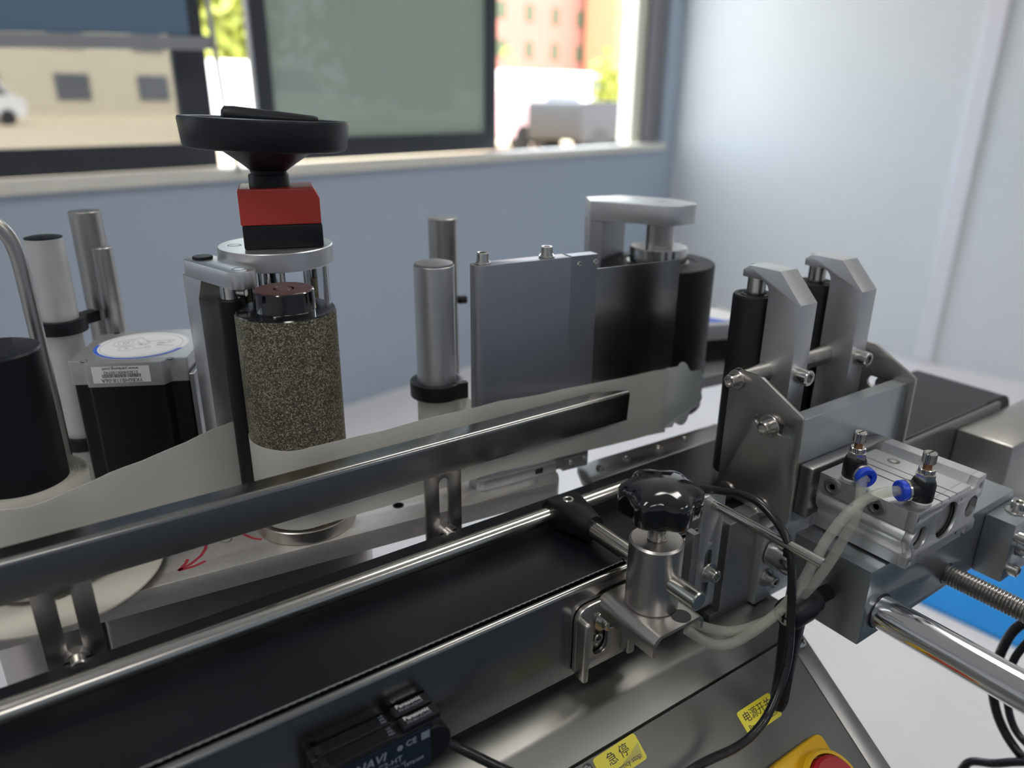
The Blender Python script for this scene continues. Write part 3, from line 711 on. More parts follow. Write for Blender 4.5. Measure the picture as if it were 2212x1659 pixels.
# flow control elbows
def elbow(x, y, d, label):
    t = thing('flow_valve', label, 'valve', W, (x, y, 50.3), 'flow control valves')
    d = Vector((d[0], d[1], 0)).normalized(); o = Vector((x, y, 59.5))
    b = BM(); lathe(b, [(6.6, 0), (7.2, .8), (7.2, 2)], (x, y, 50.3), (0, 0, 1), 24); part(t, 'thread_tape', b, TAPE)
    b = BM(); lathe(b, [(6.6, 51.5), (7.6, 53), (7.8, 64), (7, 66.5), (6.4, 67.5)], (x, y, 0), (0, 0, 1), 28); part(t, 'body', b, PLASTIC)
    b = BM(); lathe(b, [(6.4, 0), (6.6, 8), (6.9, 9), (6.9, 13)], o, d, 28); part(t, 'branch', b, PLASTIC)
    b = BM(); lathe(b, [(7.0, 11.6), (7.3, 11.8), (7.3, 13.2), (7.0, 13.4)], o, d, 28); part(t, 'branch_ring', b, NICKEL)
    b = BM(); lathe(b, [(6.6, 13.4), (7.1, 13.8), (7.1, 17), (6.4, 17.8), (3.4, 17.8), (3.4, 16)], o, d, 28); part(t, 'release_collar', b, BLUEC, label='blue release collar')
    b = BM(); lathe(b, [(hexr(6.6), 67.2), (hexr(6.6), 71.6), (5, 72)], (x, y, 0), (0, 0, 1), 36); part(t, 'hex_nut', b, NICKEL, 20)
    kn = lambda R_: (lambda a: R_ + .25 * math.cos(20 * a))
    b = BM(); lathe(b, [(kn(4.6), 72), (kn(5), 72.4), (kn(5), 75), (kn(4.6), 75.4)], (x, y, 0), (0, 0, 1), 80); part(t, 'lock_ring', b, NICKEL, 20)
    b = BM(); lathe(b, [(2.9, 75), (2.9, 80)], (x, y, 0), (0, 0, 1), 20); part(t, 'stem', b, BRASS)
    b = BM(); lathe(b, [(kn(3.6), 79), (kn(4.2), 79.6), (kn(4.2), 86), (kn(3.7), 86.8)], (x, y, 0), (0, 0, 1), 80); k_ = part(t, 'knob', b, NICKEL, 20)
    b = BM(); box(b, x - 3.6, x + 3.6, y - .5, y + .5, 86.5, 86.95); part(t, 'slot', b, HOLE, 0, parent=k_)
    return o + d * 16
e1 = elbow(469, 249.5, (-.5, -.87), 'black elbow valve with blue collar nearer the steel end plate')
e2 = elbow(477.5, 205.5, (-.9, .43), 'black elbow valve with blue collar at the outer end of the cylinder')
tA = [tuple(e1), (457, 236, 57), (449, 230.7, 49), (441, 227.7, 38), (434, 228.8, 23.6), (426, 230.3, 9.2), (415, 232.6, -5.7), (402, 237.3, -20.3), (387, 246, -34), (370, 256.6, -42), (354, 267.8, -40), (338, 284, -33)]
tB = [tuple(e2), (452, 217, 59.4), (440, 222, 56), (428, 226.5, 46.5), (416, 229.4, 31.5), (405, 230.4, 15.3), (397, 231.2, 1.6), (388, 235.2, -14.9), (376, 243, -32), (362, 253, -46), (350, 262, -47), (338, 274, -38)]
for pth, lb in ((tA, 'clear air tube from the valve next to the end plate'), (tB, 'clear air tube from the valve at the outer cylinder end')):
    bm = BM(); sweep(bm, pth, 3.5, 16, 8); single('air_tube', bm, TUBE, lb, 'tube', W, pth[5], 'clear air tubes')

# ------------------------------------------------------------------ slide block, shafts, lead screw
t = thing('slide_block', 'large grey aluminium slide block under the air cylinder', 'block', W, (540, 238, -53))
bm = BM(); plate(bm, [[(440, -53), (645, -53), (645, 6.2), (440, 6.2)], circle2(461, -33, 12.6), circle2(556, -39.5, 8.6)], 'xz', 208, 268, 1.0); part(t, 'block', bm, ALU_B)
bm = BM(); lathe(bm, [(13.2, 207.6), (13.2, 207.9), (12.4, 207.9)], (461, 0, -33), (0, 1, 0), 40, (False, False)); part(t, 'bushing', bm, HOLE)
bm = BM(); cyl(bm, (461, -60, -33), (0, 1, 0), 12.2, 357, .6, 48); single('guide_shaft', bm, CHROME, 'thick chromed shaft through the slide block', 'shaft', W, (461, 120, -33))
pr = []
for k in range(112):
    y = 20 + k * 2.4; pr += [(6.6, y), (8.0, y + .9), (8.0, y + 1.3), (6.6, y + 2.2)]
bm = BM(); lathe(bm, pr, (556, 0, -39.5), (0, 1, 0), 24); single('lead_screw', bm, THREAD, 'threaded lead screw entering the slide block', 'screw', W, (556, 150, -39.5))
t = thing('clamp_block', 'small aluminium clamp block bolted on the slide block end', 'block', W, (622, 196, -52))
bm = BM(); plate(bm, [[(600, -52), (648, -52), (648, -1), (600, -1)], circle2(621, -24, 10.3)], 'xz', 186, 207.9, .8); part(t, 'block', bm, ALU_B)
for x, z in ((606.5, -12), (607, -41)): bm = BM(); bolt(bm, (x, 186, z), (0, -1, 0), 4.6, 8); part(t, 'bolt', bm, NICKEL)
bm = BM(); bolt(bm, (624, 196, -1), (0, 0, 1), 5.2, 6.5, 8); part(t, 'bolt', bm, NICKEL)
bm = BM(); cyl(bm, (621, -60, -24), (0, 1, 0), 10, 268, .6, 40); single('guide_shaft', bm, CHROME, 'chromed shaft held in the small clamp block', 'shaft', W, (621, 60, -24))
# clamping lever
t = thing('clamping_lever', 'black adjustable clamping lever hanging from the slide block', 'lever', W, (415, 235.6, -25.4))
pr = []
for k in range(9):
    x = k * 1.9; pr += [(4.4, x), (5.4, x + .7), (5.4, x + 1), (4.4, x + 1.7)]
bm = BM(); lathe(bm, pr, (441, 235.6, -25.4), (-1, 0, 0), 20); part(t, 'threaded_stud', bm, PLASTIC)
bm = BM(); lathe(bm, [(7.5, 0), (8.5, 1), (8.5, 6), (10, 8), (11, 14), (11, 28), (10, 32), (8.5, 33.5)], (424.5, 235.6, -25.4), (-1, 0, 0), 28); part(t, 'hub', bm, PLASTIC)
bm = BM()
pts = []
for (x, y, z, hx, hy) in ((402, 236, -25, 11, 9), (402, 236, -40, 10, 8), (399, 234, -78, 7, 6.5), (399, 234, -100, 6.5, 6.5), (399.5, 234, -108, 4, 4.5)):
    pts.append([(x + sx * hx * .9, y + sy * hy * .9, z) for sx, sy in ((-1, -.4), (-.4, -1), (.4, -1), (1, -.4), (1, .4), (.4, 1), (-.4, 1), (-1, .4))])
for a, b in zip(pts, pts[1:]): hull(bm, a + b)
part(t, 'handle', bm, PLASTIC, 40)
bm = BM(); lathe(bm, [(6.6, 0), (6.6, .8), (5.8, 1.4), (.01, 1.6)], (391, 235.6, -25.4), (-1, 0, 0), 24); s_ = part(t, 'screw', bm, NICKEL)
bm = BM(); box(bm, 389.2, 389.6, 231.6, 239.6, -26.2, -24.6); box(bm, 389.2, 389.6, 234.8, 236.4, -29.4, -21.4); part(t, 'cross_slot', bm, HOLE, 0, parent=s_)
# supports on the conveyor side
t = thing('shaft_support', 'grey aluminium support blocks bolted on the conveyor side', 'support', W, (450, 305, -78))
bm = BM(); box(bm, 411, 446, 303, 318, -74, 5, .6); part(t, 'block', bm, ALU_D)
bm = BM(); plate(bm, [[(446, -78), (505, -78), (505, -8), (446, -8)], circle2(461, -33, 12.3)], 'xz', 297, 311, .6); part(t, 'block', bm, ALU)
bm = BM(); bolt(bm, (457, 297, -56), (0, -1, 0), 5.2, 7, 8); part(t, 'bolt', bm, NICKEL)
bm = BM(); box(bm, 402, 470, 304, 311, -84, -74.5, .5); part(t, 'foot', bm, ALU_D)
t = thing('sensor_bracket', 'slotted aluminium plate holding the thin steel rod', 'bracket', W, (388, 304, -60))
bm = BM(); plate(bm, [rounded([(377, -60), (400, -60), (400, 39), (377, 39)], 1), slot2(388.5, -50, 388.5, -12, 3.8), circle2(388.5, -2, 2.2)], 'xz', 302, 305.5, .3); part(t, 'slotted_plate', bm, ALU)
bm = BM(); bolt(bm, (390, 302, -28), (0, -1, 0), 5, 6, 8); part(t, 'bolt', bm, NICKEL)
bm = BM(); cyl(bm, (388, 214, 30), (0, 1, 0), 3.6, 90, .5, 24); part(t, 'rod', bm, STEEL_R)
bm = BM(); box(bm, 371, 376.8, 303, 311, -60, 10, .4); part(t, 'spacer', bm, ALU_D)
cab = [(384, 312, 40), (388, 298.8, 42.6), (388, 280, 48.5), (388, 264, 48.0), (388, 246, 38), (387, 235.7, 22), (387, 229, -18), (382, 223, -52), (363.7, 218, -76), (345, 214.5, -82), (322, 212, -80), (278, 208, -66), (225, 204, -62)]
t = thing('sensor_lead', 'thick black cable tied to the thin rod and hanging down', 'cable', W, (388, 235, 20))
bm = BM(); sweep(bm, cab, 2.8, 14, 8); part(t, 'cable', bm, CABLE)
bm = BM(); lathe(bm, [(4.0, -1.2), (4.0, 1.2), (3.2, 1.2), (3.2, -1.2)], (387.3, 238.5, 27), (0, .55, .83), 20, (False, False)); box(bm, 383.4, 386.6, 236.5, 240, 23, 27, .4); part(t, 'cable_tie', bm, PLASTIC)
# cables hanging at the outer end
bm = BM(); sweep(bm, [(660, 150, -80), (650, 177, -107), (650, 186, -140), (650, 185, -180), (650, 172, -211), (650, 148, -232), (650, 110, -240)], 4, 12); single('hanging_cable', bm, CABLE, 'thick black cable looping outside the lead screw', 'cable', W, (650, 180, -180))
bm = BM(); sweep(bm, [(660, 160, -90), (652, 176, -143), (651, 173, -181), (650, 164, -204), (650, 150, -216), (650, 120, -222)], 3.2, 12); single('hanging_cable', bm, CABLE, 'thinner black cable inside the loop of the thick one', 'cable', W, (650, 165, -190))
bm = BM(); sweep(bm, [(640, 190, -300), (640, 185.8, -272), (640, 180.5, -259), (640, 165, -247), (640, 145, -227), (640, 110, -200)], 3.6, 12); single('hanging_cable', bm, CABLE, 'black cable bending below the other two loops', 'cable', W, (640, 165, -250))

# ================================================================== LABELLING HEAD (frame L)
t = thing('base_plate', 'thick milled aluminium base plate under the rollers', 'plate', L, (-20, 60, -16))
out = rounded([(-245, -38), (199.5, -37.5), (206, -25), (206, 72), (40, 92), (20, 265), (-245, 265)], [2, 9, 4, 6, 6, 6, 6])
bm = BM(); plate(bm, [out, circle2(67.5, -13, 4.2)], 'xy', -16, 0, .5); pl_ = part(t, 'plate', bm, ALU_M)
bm = BM(); lathe(bm, [(4.4, .15), (3.4, .15), (3.2, -8), (.01, -8)], (67.5, -13, 0), (0, 0, 1), 24, (False, True)); part(t, 'hole_rim', bm, HOLE)
bm = BM(); lathe(bm, [(4.2, -.5), (4.2, .4), (3.4, .6), (3.2, -1)], (-58, -2, 0), (0, 0, 1), 20); part(t, 'screw', bm, NICKEL)
def mark(pts, w):
    b = BM(); z = .12
    for a, c in zip(pts, pts[1:]):
        a = Vector(a); c = Vector(c); n_ = Vector((-(c-a).y, (c-a).x)).normalized() * w
        hull(b, [(*(p + n_ * s_), zz) for p in (a, c) for s_ in (1, -1) for zz in (0, z)])
    return b
part(t, 'marker_arrow', mark([(-71, 0), (-72.5, -7), (-76.5, -14.5), (-83, -21), (-92, -26)], 1.1), MARKER, 0, 'red felt pen arrow')
part(t, 'marker_arrow', mark([(-85, -14.6), (-86.5, -19), (-92, -26), (-82, -25.4), (-74.5, -22.5)], 1.1), MARKER, 0, 'red felt pen arrow')
part(t, 'marker_stroke', mark([(-47, 3), (-44, -3), (-40.5, -9), (-35.5, -13)], 1.0), MARKER, 0, 'red felt pen stroke')
t = thing('gear_housing', 'stainless housing hanging below the base plate', 'housing', L, (-45, 0, -110))
bm = BM(); plate(bm, [rounded([(-140, -30), (45, -30), (45, 40), (-140, 40)], [4, 24, 24, 4], 8)], 'xy', -120, -17); part(t, 'shell', bm, STEEL_V)
bm = BM(); lathe(bm, [(36, 0), (37, 1), (37, 54)], (-166, 2, -72), (0, 0, 1), 48); single('reel_motor', bm, STEEL_V, 'round steel reel motor under the base plate', 'motor', L, (-166, 2, -72))

# abrasive drive roller
t = thing('drive_roller', 'gritty olive abrasive drive roller with maroon hub', 'roller', L, (0, 0, 0))
bm = BM(); lathe(bm, [(36, 0.05), (36.4, .5), (36.4, 9.4), (35.8, 10), (.01, 10)], (0, 0, 0), (0, 0, 1), 64); part(t, 'base_ring', bm, STEEL_V)
bm = BM(); lathe(bm, [(32.6, 10), (33, 10.4), (33, 160.5), (32.6, 161.5)], (0, 0, 0), (0, 0, 1), 80); part(t, 'grit_sleeve', bm, GRIT)
bm = BM(); lathe(bm, [(32.6, 161.5), (32.2, 162.4), (.01, 162.6)], (0, 0, 0), (0, 0, 1), 64, (False, True)); part(t, 'end_cap', bm, GLOSS)
bm = BM(); lathe(bm, [(20, 162.4), (19.6, 163), (19.6, 175.4), (19, 176)], (0, 0, 0), (0, 0, 1), 48); h_ = part(t, 'hub', bm, GLOSS)
bm = BM(); lathe(bm, [(19, 176), (18.6, 176.3), (7, 176.3), (6.6, 175.9), (5.6, 175.9), (5.2, 176.3), (.01, 176.3)], (0, 0, 0), (0, 0, 1), 48); part(t, 'hub_face', bm, MAROON, parent=h_)

# pinch roller on its C-shaped arm
t = thing('pinch_roller', 'thin black pinch roller on an aluminium C-shaped arm', 'roller', L, (-45, 40, 0))
px_, py_ = -29.8, 30.2
bm = BM(); lathe(bm, [(8.6, 8), (9, 8.6), (9, 165.4), (8.4, 166)], (px_, py_, 0), (0, 0, 1), 32); part(t, 'roller', bm, RUBBER)
bm = BM(); lathe(bm, [(6.3, 166), (6.6, 166.4), (6.6, 174.6), (6.2, 175)], (px_, py_, 0), (0, 0, 1), 28); part(t, 'collar', bm, NICKEL)
bm = BM(); cyl(bm, (px_ + 4.5, py_ - 4, 170.5), (.8, -.6, 0), 2.8, 6, .4, 20); part(t, 'set_screw', bm, NICKEL)
QX, QY, EX, EY = -41, 73, -23, 22
d = Vector((EX - QX, EY - QY, 0)); ang = math.atan2(d.y, d.x); ca, sa = math.cos(ang), math.sin(ang)
top = []
for k in range(13):
    a = math.pi / 2 + math.pi * k / 12; top.append((QX + 11.5 * math.cos(ang + a), QY + 11.5 * math.sin(ang + a)))
for k in range(13):
    a = -math.pi / 2 + math.pi * k / 12; top.append((EX + 10 * math.cos(ang + a), EY + 10 * math.sin(ang + a)))
bm = BM(); plate(bm, [top], 'xy', 175, 187, .6); ar = part(t, 'arm', bm, ALU)
bm = BM(); cyl(bm, (QX + 1, QY - 3, 187), (0, 0, 1), 7, 2, .4); part(t, 'plug', bm, PLASTIC, parent=ar)
bm = BM(); lathe(bm, [(4.6, 187.0), (4.6, 187.25), (4.1, 187.25), (4.1, 187.0)], (EX - .5, EY + 1, 0), (0, 0, 1), 24, (False, False)); part(t, 'shaft_end', bm, INKG, parent=ar)
org = (QX, QY, 0)
bm = BM(); plate(bm, [rounded([(-11, 0), (9, 0), (9, 160), (17, 175.2), (-11, 175.2)], [0, 0, 10, 0, 0])], (org, (ca, sa, 0), (0, 0, 1), (sa, -ca, 0)), -10, 10, .6); part(t, 'column', bm, ALU)
# lift unit: flange on chromed posts, counter, handwheel
FX, FY = 12, 72
t = thing('lift_flange', 'round aluminium flange on chromed posts behind the roller', 'flange', L, (FX, FY, 0))
bm = BM(); lathe(bm, [(40.4, 179.6), (41, 180.2), (41, 192.4), (40.4, 193), (.01, 193)], (FX, FY, 0), (0, 0, 1), 72); part(t, 'flange', bm, ALU)
for a in (200, 250, 335, 95): bm = BM(); cyl(bm, (FX + 28 * math.cos(math.radians(a)), FY + 24 * math.sin(math.radians(a)), 0), (0, 0, 1), 9.5, 180, .2, 32); part(t, 'post', bm, CHROME)
for x, y in ((FX - 28, FY + 8), (FX + 2, FY - 34)): bm = BM(); lathe(bm, [(5, .1), (4, .12), (3.8, -.6), (.01, -.6)], (x, y, 193), (0, 0, 1), 24, (False, True)); part(t, 'screw_hole', bm, INKG)
CF = Frame(L.w((FX + 2.5, FY, 0)), -18)
t = thing('position_counter', 'red and black position indicator below the handwheel', 'indicator', CF, (0, 0, 193.3))
bm = BM(); box(bm, -23.5, 31.5, -22, 22, 193.2, 210, 1.2, 2); part(t, 'base', bm, PLASTIC)
bm = BM(); plate(bm, [rounded([(-24.2, 210), (31, 210), (31, 228), (27.5, 235), (-24.2, 235)], 1.5)], 'xz', -21.5, 21.5, .8); part(t, 'cover', bm, RED, label='red plastic cover')
t = thing('handwheel', 'black dished handwheel with folded grip on top of the indicator', 'handwheel', L, (FX, FY, 236))
ax = Vector((0.04, 0.0, 1)).normalized()
bm = BM(); lathe(bm, [(14.2, 235), (14.2, 242.5), (13.4, 244), (12.2, 244), (12.2, 252)], (FX, FY, 0), (0, 0, 1), 40); part(t, 'neck', bm, WHEEL)
bm = BM(); lathe(bm, [(12.4, 8.5), (12.8, 10), (20, 15.5), (35, 25.5), (36, 26.5), (34, 28), (18, 18), (6, 16)], (FX - .3, FY, 236), ax, 48); part(t, 'dish', bm, WHEEL)
bm = BM(); lathe(bm, [(36, 25), (52, 24.4), (54.5, 25.2), (55.8, 27), (57.8, 43), (57.2, 44.8), (55.5, 45.2), (53, 44.8), (52, 43.4), (50, 30), (40, 27.2), (36, 27)], (FX - .3, FY, 236), ax, 96, (False, False))
bm.verts.ensure_lookup_table()
part(t, 'rim', bm, WHEEL)
bm = BM()
cA, cB = Vector((FX - 24, FY + 22, 284)), Vector((FX + 40, FY + 4, 280.5))
dd = cB - cA
lathe(bm, [(4, 0), (6.6, 2), (7, 8), (5.0, dd.length * .6), (3.4, dd.length - 3), (2.6, dd.length)], cA - Vector((0, 0, 1.5)), dd, 24); part(t, 'folding_grip', bm, WHEEL)

# ------------------------------------------------------------------ reel and liner
t = thing('liner_reel', 'black reel core standing in a roll of white liner on a cream disc', 'reel', L, (-166, 1, 0))
bm = BM(); lathe(bm, [(65, 4.2), (65.3, 4.5), (65.3, 5.7), (65, 6), (.01, 6)], (-163, 1, 0), (0, 0, 1), 96); part(t, 'disc', bm, DISC, label='cream disc')
pr = [(35.3, 10), (35.5, 11), (35.5, 73.4)]
r_ = 35.2
while r_ > 25.6: pr += [(r_, 74.4 + random.uniform(-.5, .8)), (r_ - .25, 73.6 + random.uniform(-.5, .5))]; r_ -= .6
pr += [(25.3, 74), (25.3, 70)]
bm = BM(); lathe(bm, pr, (-167.5, 1, 0), (0, 0, 1), 72); part(t, 'paper_roll', bm, ROLLP)
bm = BM(); lathe(bm, [(25.2, 6), (25.2, 157), (24.4, 158), (23.6, 158.2), (.01, 158.2)], (-167.5, 1, 0), (0, 0, 1), 56); cr_ = part(t, 'core', bm, PLASTIC, label='black core tube')
bm = BM(); hull(bm, [(-167.5 + sx * 3.5 + 6, 1 + sy * 21, z) for sx in (-1, 1) for sy in (-1, 1) for z in (158.2, 158.5)]); part(t, 'groove', bm, RUBBER, 0, parent=cr_)
# liner strip
pc = Vector((px_, py_)); path = []
rc = Vector((-167.5, 1)); rr = 35.8
tgt = Vector((px_ - 4.5, py_ + 8.6))
dv = tgt - rc; base = math.atan2(dv.y, dv.x); al = math.acos(rr / dv.length)
tp = rc + Vector((math.cos(base - al), math.sin(base - al))) * rr
for k in range(10):
    a = base - al - math.radians(60) + math.radians(60) * k / 10
    path.append(tuple(rc + Vector((math.cos(a), math.sin(a))) * (rr + .1)))
for k in range(13): path.append(tuple(tp.lerp(tgt, k / 12)))
nz_ = math.degrees(math.atan2(py_, px_)) % 360
for k in range(1, 5):
    a0, a1 = 118, nz_ - 180 + 360 if False else (nz_ + 180) % 360
    a = math.radians(118 - (118 - (a1 if a1 < 118 else a1 - 360)) * k / 5)
    path.append(tuple(pc + Vector((math.cos(a), math.sin(a))) * 9.35))
lv = Vector((134, -19.6)); bl = math.atan2(lv.y, lv.x); end_a = math.degrees(bl - math.acos(33.35 / lv.length)) % 360
a = nz_
while a < end_a: path.append((33.35 * math.cos(math.radians(a)), 33.35 * math.sin(math.radians(a)))); a += 5
path.append((33.35 * math.cos(math.radians(end_a)), 33.35 * math.sin(math.radians(end_a))))
lastp = Vector(path[-1])
for k in range(1, 9): path.append(tuple(lastp.lerp(lv, k / 8)))
for k in range(1, 11): path.append((134 + 190 * k / 10, -19.6))
n_ = len(path); z0 = []; z1 = []
for (u, v) in path:
    w = max(0.0, min(1.0, (u + 40) / 40)); wob = .6 * math.sin(u * .09) + .4 * math.sin(u * .21 + 1)
    z0.append(11.5 + wob * .6); z1.append(73.2 + wob * .8)
bm = BM(); ribbon(bm, path, z0, z1, .3)
single('liner_strip', bm, PAPER, 'translucent white liner strip running from reel over roller to the peel plate', 'paper strip', L, (60, -25, 12), smooth=60)
# peeled label with a wavy outline
wav = [(318, 74), (332, 74)]
for k in range(41):
    a = math.pi / 2 - math.pi * k / 40
    r = 1 + .12 * math.sin(k / 40 * math.pi * 7 + .9)
    wav.append((334 + 31 * math.cos(a) * r, 45 + 29 * math.sin(a) * r))
wav += [(332, 15), (318, 16)]
bm = BM(); plate(bm, [wav], 'xz', -20.3, -20.0)
for v in bm.verts:
    if v.co.x > 326: v.co.y += (v.co.x - 326) ** 2 * .0015
single('peeled_label', bm, LABELM, 'wavy-edged white label sticking out past the peel plate', 'label', L, (340, -20, 44))
# ------------------------------------------------------------------ peel panel
t = thing('peel_panel', 'tall satin aluminium panel with stainless peel sheet', 'panel', L, (185, -11, 0))
bm = BM(); plate(bm, [rounded([(133, -19), (215, -19), (215, -4), (133, -4)], [7, 0, 0, 7], 8)], 'xy', .1, 182, .4); part(t, 'block', bm, ALU_P)
bm = BM(); box(bm, 215.1, 240, -19, -8, 8, 182.5, .4); p = part(t, 'end_block', bm, ALU_P)
for u, z in ((222, 176), (237, 176.5)):
    bm = BM(); bolt(bm, (u, -19, z), (0, -1, 0), 2.2, 1.4); part(t, 'screw', bm, NICKEL, parent=p)
for u, z in ((222, 4), (236, 5)):
    bm = BM(); bolt(bm, (u, -19, z), (0, -1, 0), 2.2, 1.4); part(t, 'screw', bm, NICKEL, parent=p)
bm = BM(); box(bm, 214, 240, -19, -8, -3, 8.2, .4); part(t, 'foot_plate', bm, ALU_D)
bm = BM(); box(bm, 239, 325, -18.8, -17.6, 12, 170.5, .2); part(t, 'peel_sheet', bm, STEEL_A, label='thin dark stainless sheet')
for u in (142, 197): bm = BM(); bolt(bm, (u, -11.5, 182), (0, 0, 1), 4.6, 6, 6.2); part(t, 'bolt', bm, NICKEL)
bm = BM(); plate(bm, [rounded([(131, -24), (206, -22), (206, -2), (131, -2)], [8, 1, 1, 8])], 'xy', .1, 9.5, .3); part(t, 'foot', bm, ALU)
bm = BM(); box(bm, 184, 193, -22.6, -20, 2, 8, .8); part(t, 'notch', bm, HOLE)
# ------------------------------------------------------------------ guide posts with collars
def collar(t, u, v, z, r_in, r_out, h, ear=0.0, ang=0.0):
    b = BM(); out_ = circle2(u, v, r_out, 40)
    plate(b, [out_, circle2(u, v, r_in, 32)], 'xy', z, z + h, .5)
    if ear:
        e = Vector((math.cos(ang), math.sin(ang))); q = Vector((-e.y, e.x)); c = Vector((u, v)) + e * r_out
        hull(b, [(*(c + e * x_ + q * y_), zz) for x_ in (-4, ear) for y_ in (-5, 5) for zz in (z + 1, z + h - 1)])
    return part(t, 'collar', b, PLASTIC, label='black clamp collar')
t = thing('guide_post', 'grey aluminium guide post with slit black collar behind the peel panel', 'post', L, (129, 50, 0), 'guide posts')
bm = BM(); lathe(bm, [(16.4, 0.1), (16.4, 170.6), (16, 171)], (129, 50, 0), (0, 0, 1), 48); part(t, 'tube', bm, ALU)
bm = BM(); lathe(bm, [(15.4, 171), (15.8, 171.3), (15.4, 172.6), (10, 174), (.01, 174.6)], (129, 50, 0), (0, 0, 1), 40); part(t, 'cap', bm, mat('grey_plastic_cap', (.16, .16, .165), 0, .5))
collar(t, 129, 50, 60, 16.5, 22.6, 13)
bm = BM(); box(bm, 139, 149, 30.5, 36, 59.5, 73.5); part(t, 'collar_slit', bm, HOLE, 0)
gp = []
for k in range(11):
    a = math.radians(150 + 160 * k / 10); gp.append((129 + 16.9 * math.cos(a), 50 + 16.9 * math.sin(a)))
gp += [(146.2, 42), (150, 22), (152, 0), (150, -3)]
bm = BM(); ribbon(bm, gp, 11, 59.6, .3); single('return_liner', bm, PAPER, 'white liner wrapped round the guide post behind the peel panel', 'paper strip', L, (135, 35, 11), smooth=60)
t = thing('stand_column', 'blurred grey column with small knob behind the guide post', 'post', L, (181, 150, -904.3))
bm = BM(); lathe(bm, [(13.6, -904), (13.6, 191), (13, 191.6)], (181, 150, 0), (0, 0, 1), 32); part(t, 'tube', bm, STEEL_V)
bm = BM(); cyl(bm, (194, 147, 112), (1, -.25, 0), 4, 9, 1, 20); part(t, 'knob', bm, PLASTIC)
t = thing('guide_post', 'pale grey guide post with black cap and two collars beside the motor', 'post', L, (-141, 192, 0), 'guide posts')
bm = BM(); lathe(bm, [(13.6, 0.1), (13.6, 190)], (-141, 192, 0), (0, 0, 1), 40); part(t, 'tube', bm, mat('pale_grey_tube', (.56, .56, .56), .3, .45))
bm = BM(); lathe(bm, [(13.4, 190), (13.4, 190.8), (10, 191.6), (.01, 192)], (-141, 192, 0), (0, 0, 1), 40); part(t, 'cap', bm, PLASTIC)
collar(t, -141, 192, 114, 13.7, 19, 11, 14, math.radians(40)); collar(t, -141, 192, 12, 13.7, 19, 11)
bm = BM(); lathe(bm, [(12.6, .1), (12.6, 203), (12, 203.6)], (-110, 236, 0), (0, 0, 1), 32); single('steel_column', bm, STEEL_V, 'taller polished steel column behind the pale guide post', 'column', L, (-110, 236, 0))
bm = BM(); lathe(bm, [(7.8, .1), (7.8, 176), (7.2, 176.6)], (-102, 211, 0), (0, 0, 1), 28); single('steel_rod', bm, STEEL_V, 'shorter steel rod in front of the tall column', 'rod', L, (-102, 211, 0))
bm = BM(); sweep(bm, [(-148, 60, .1), (-148, 60, 100), (-148.5, 60, 180), (-149.5, 60, 203), (-153, 60, 215), (-160, 60, 223), (-170, 60, 226), (-210, 60, 226)], 4.6, 16, 8); single('bent_rod', bm, STEEL_V, 'bent round steel rod rising behind the black reel core', 'rod', L, (-148, 60, 0))

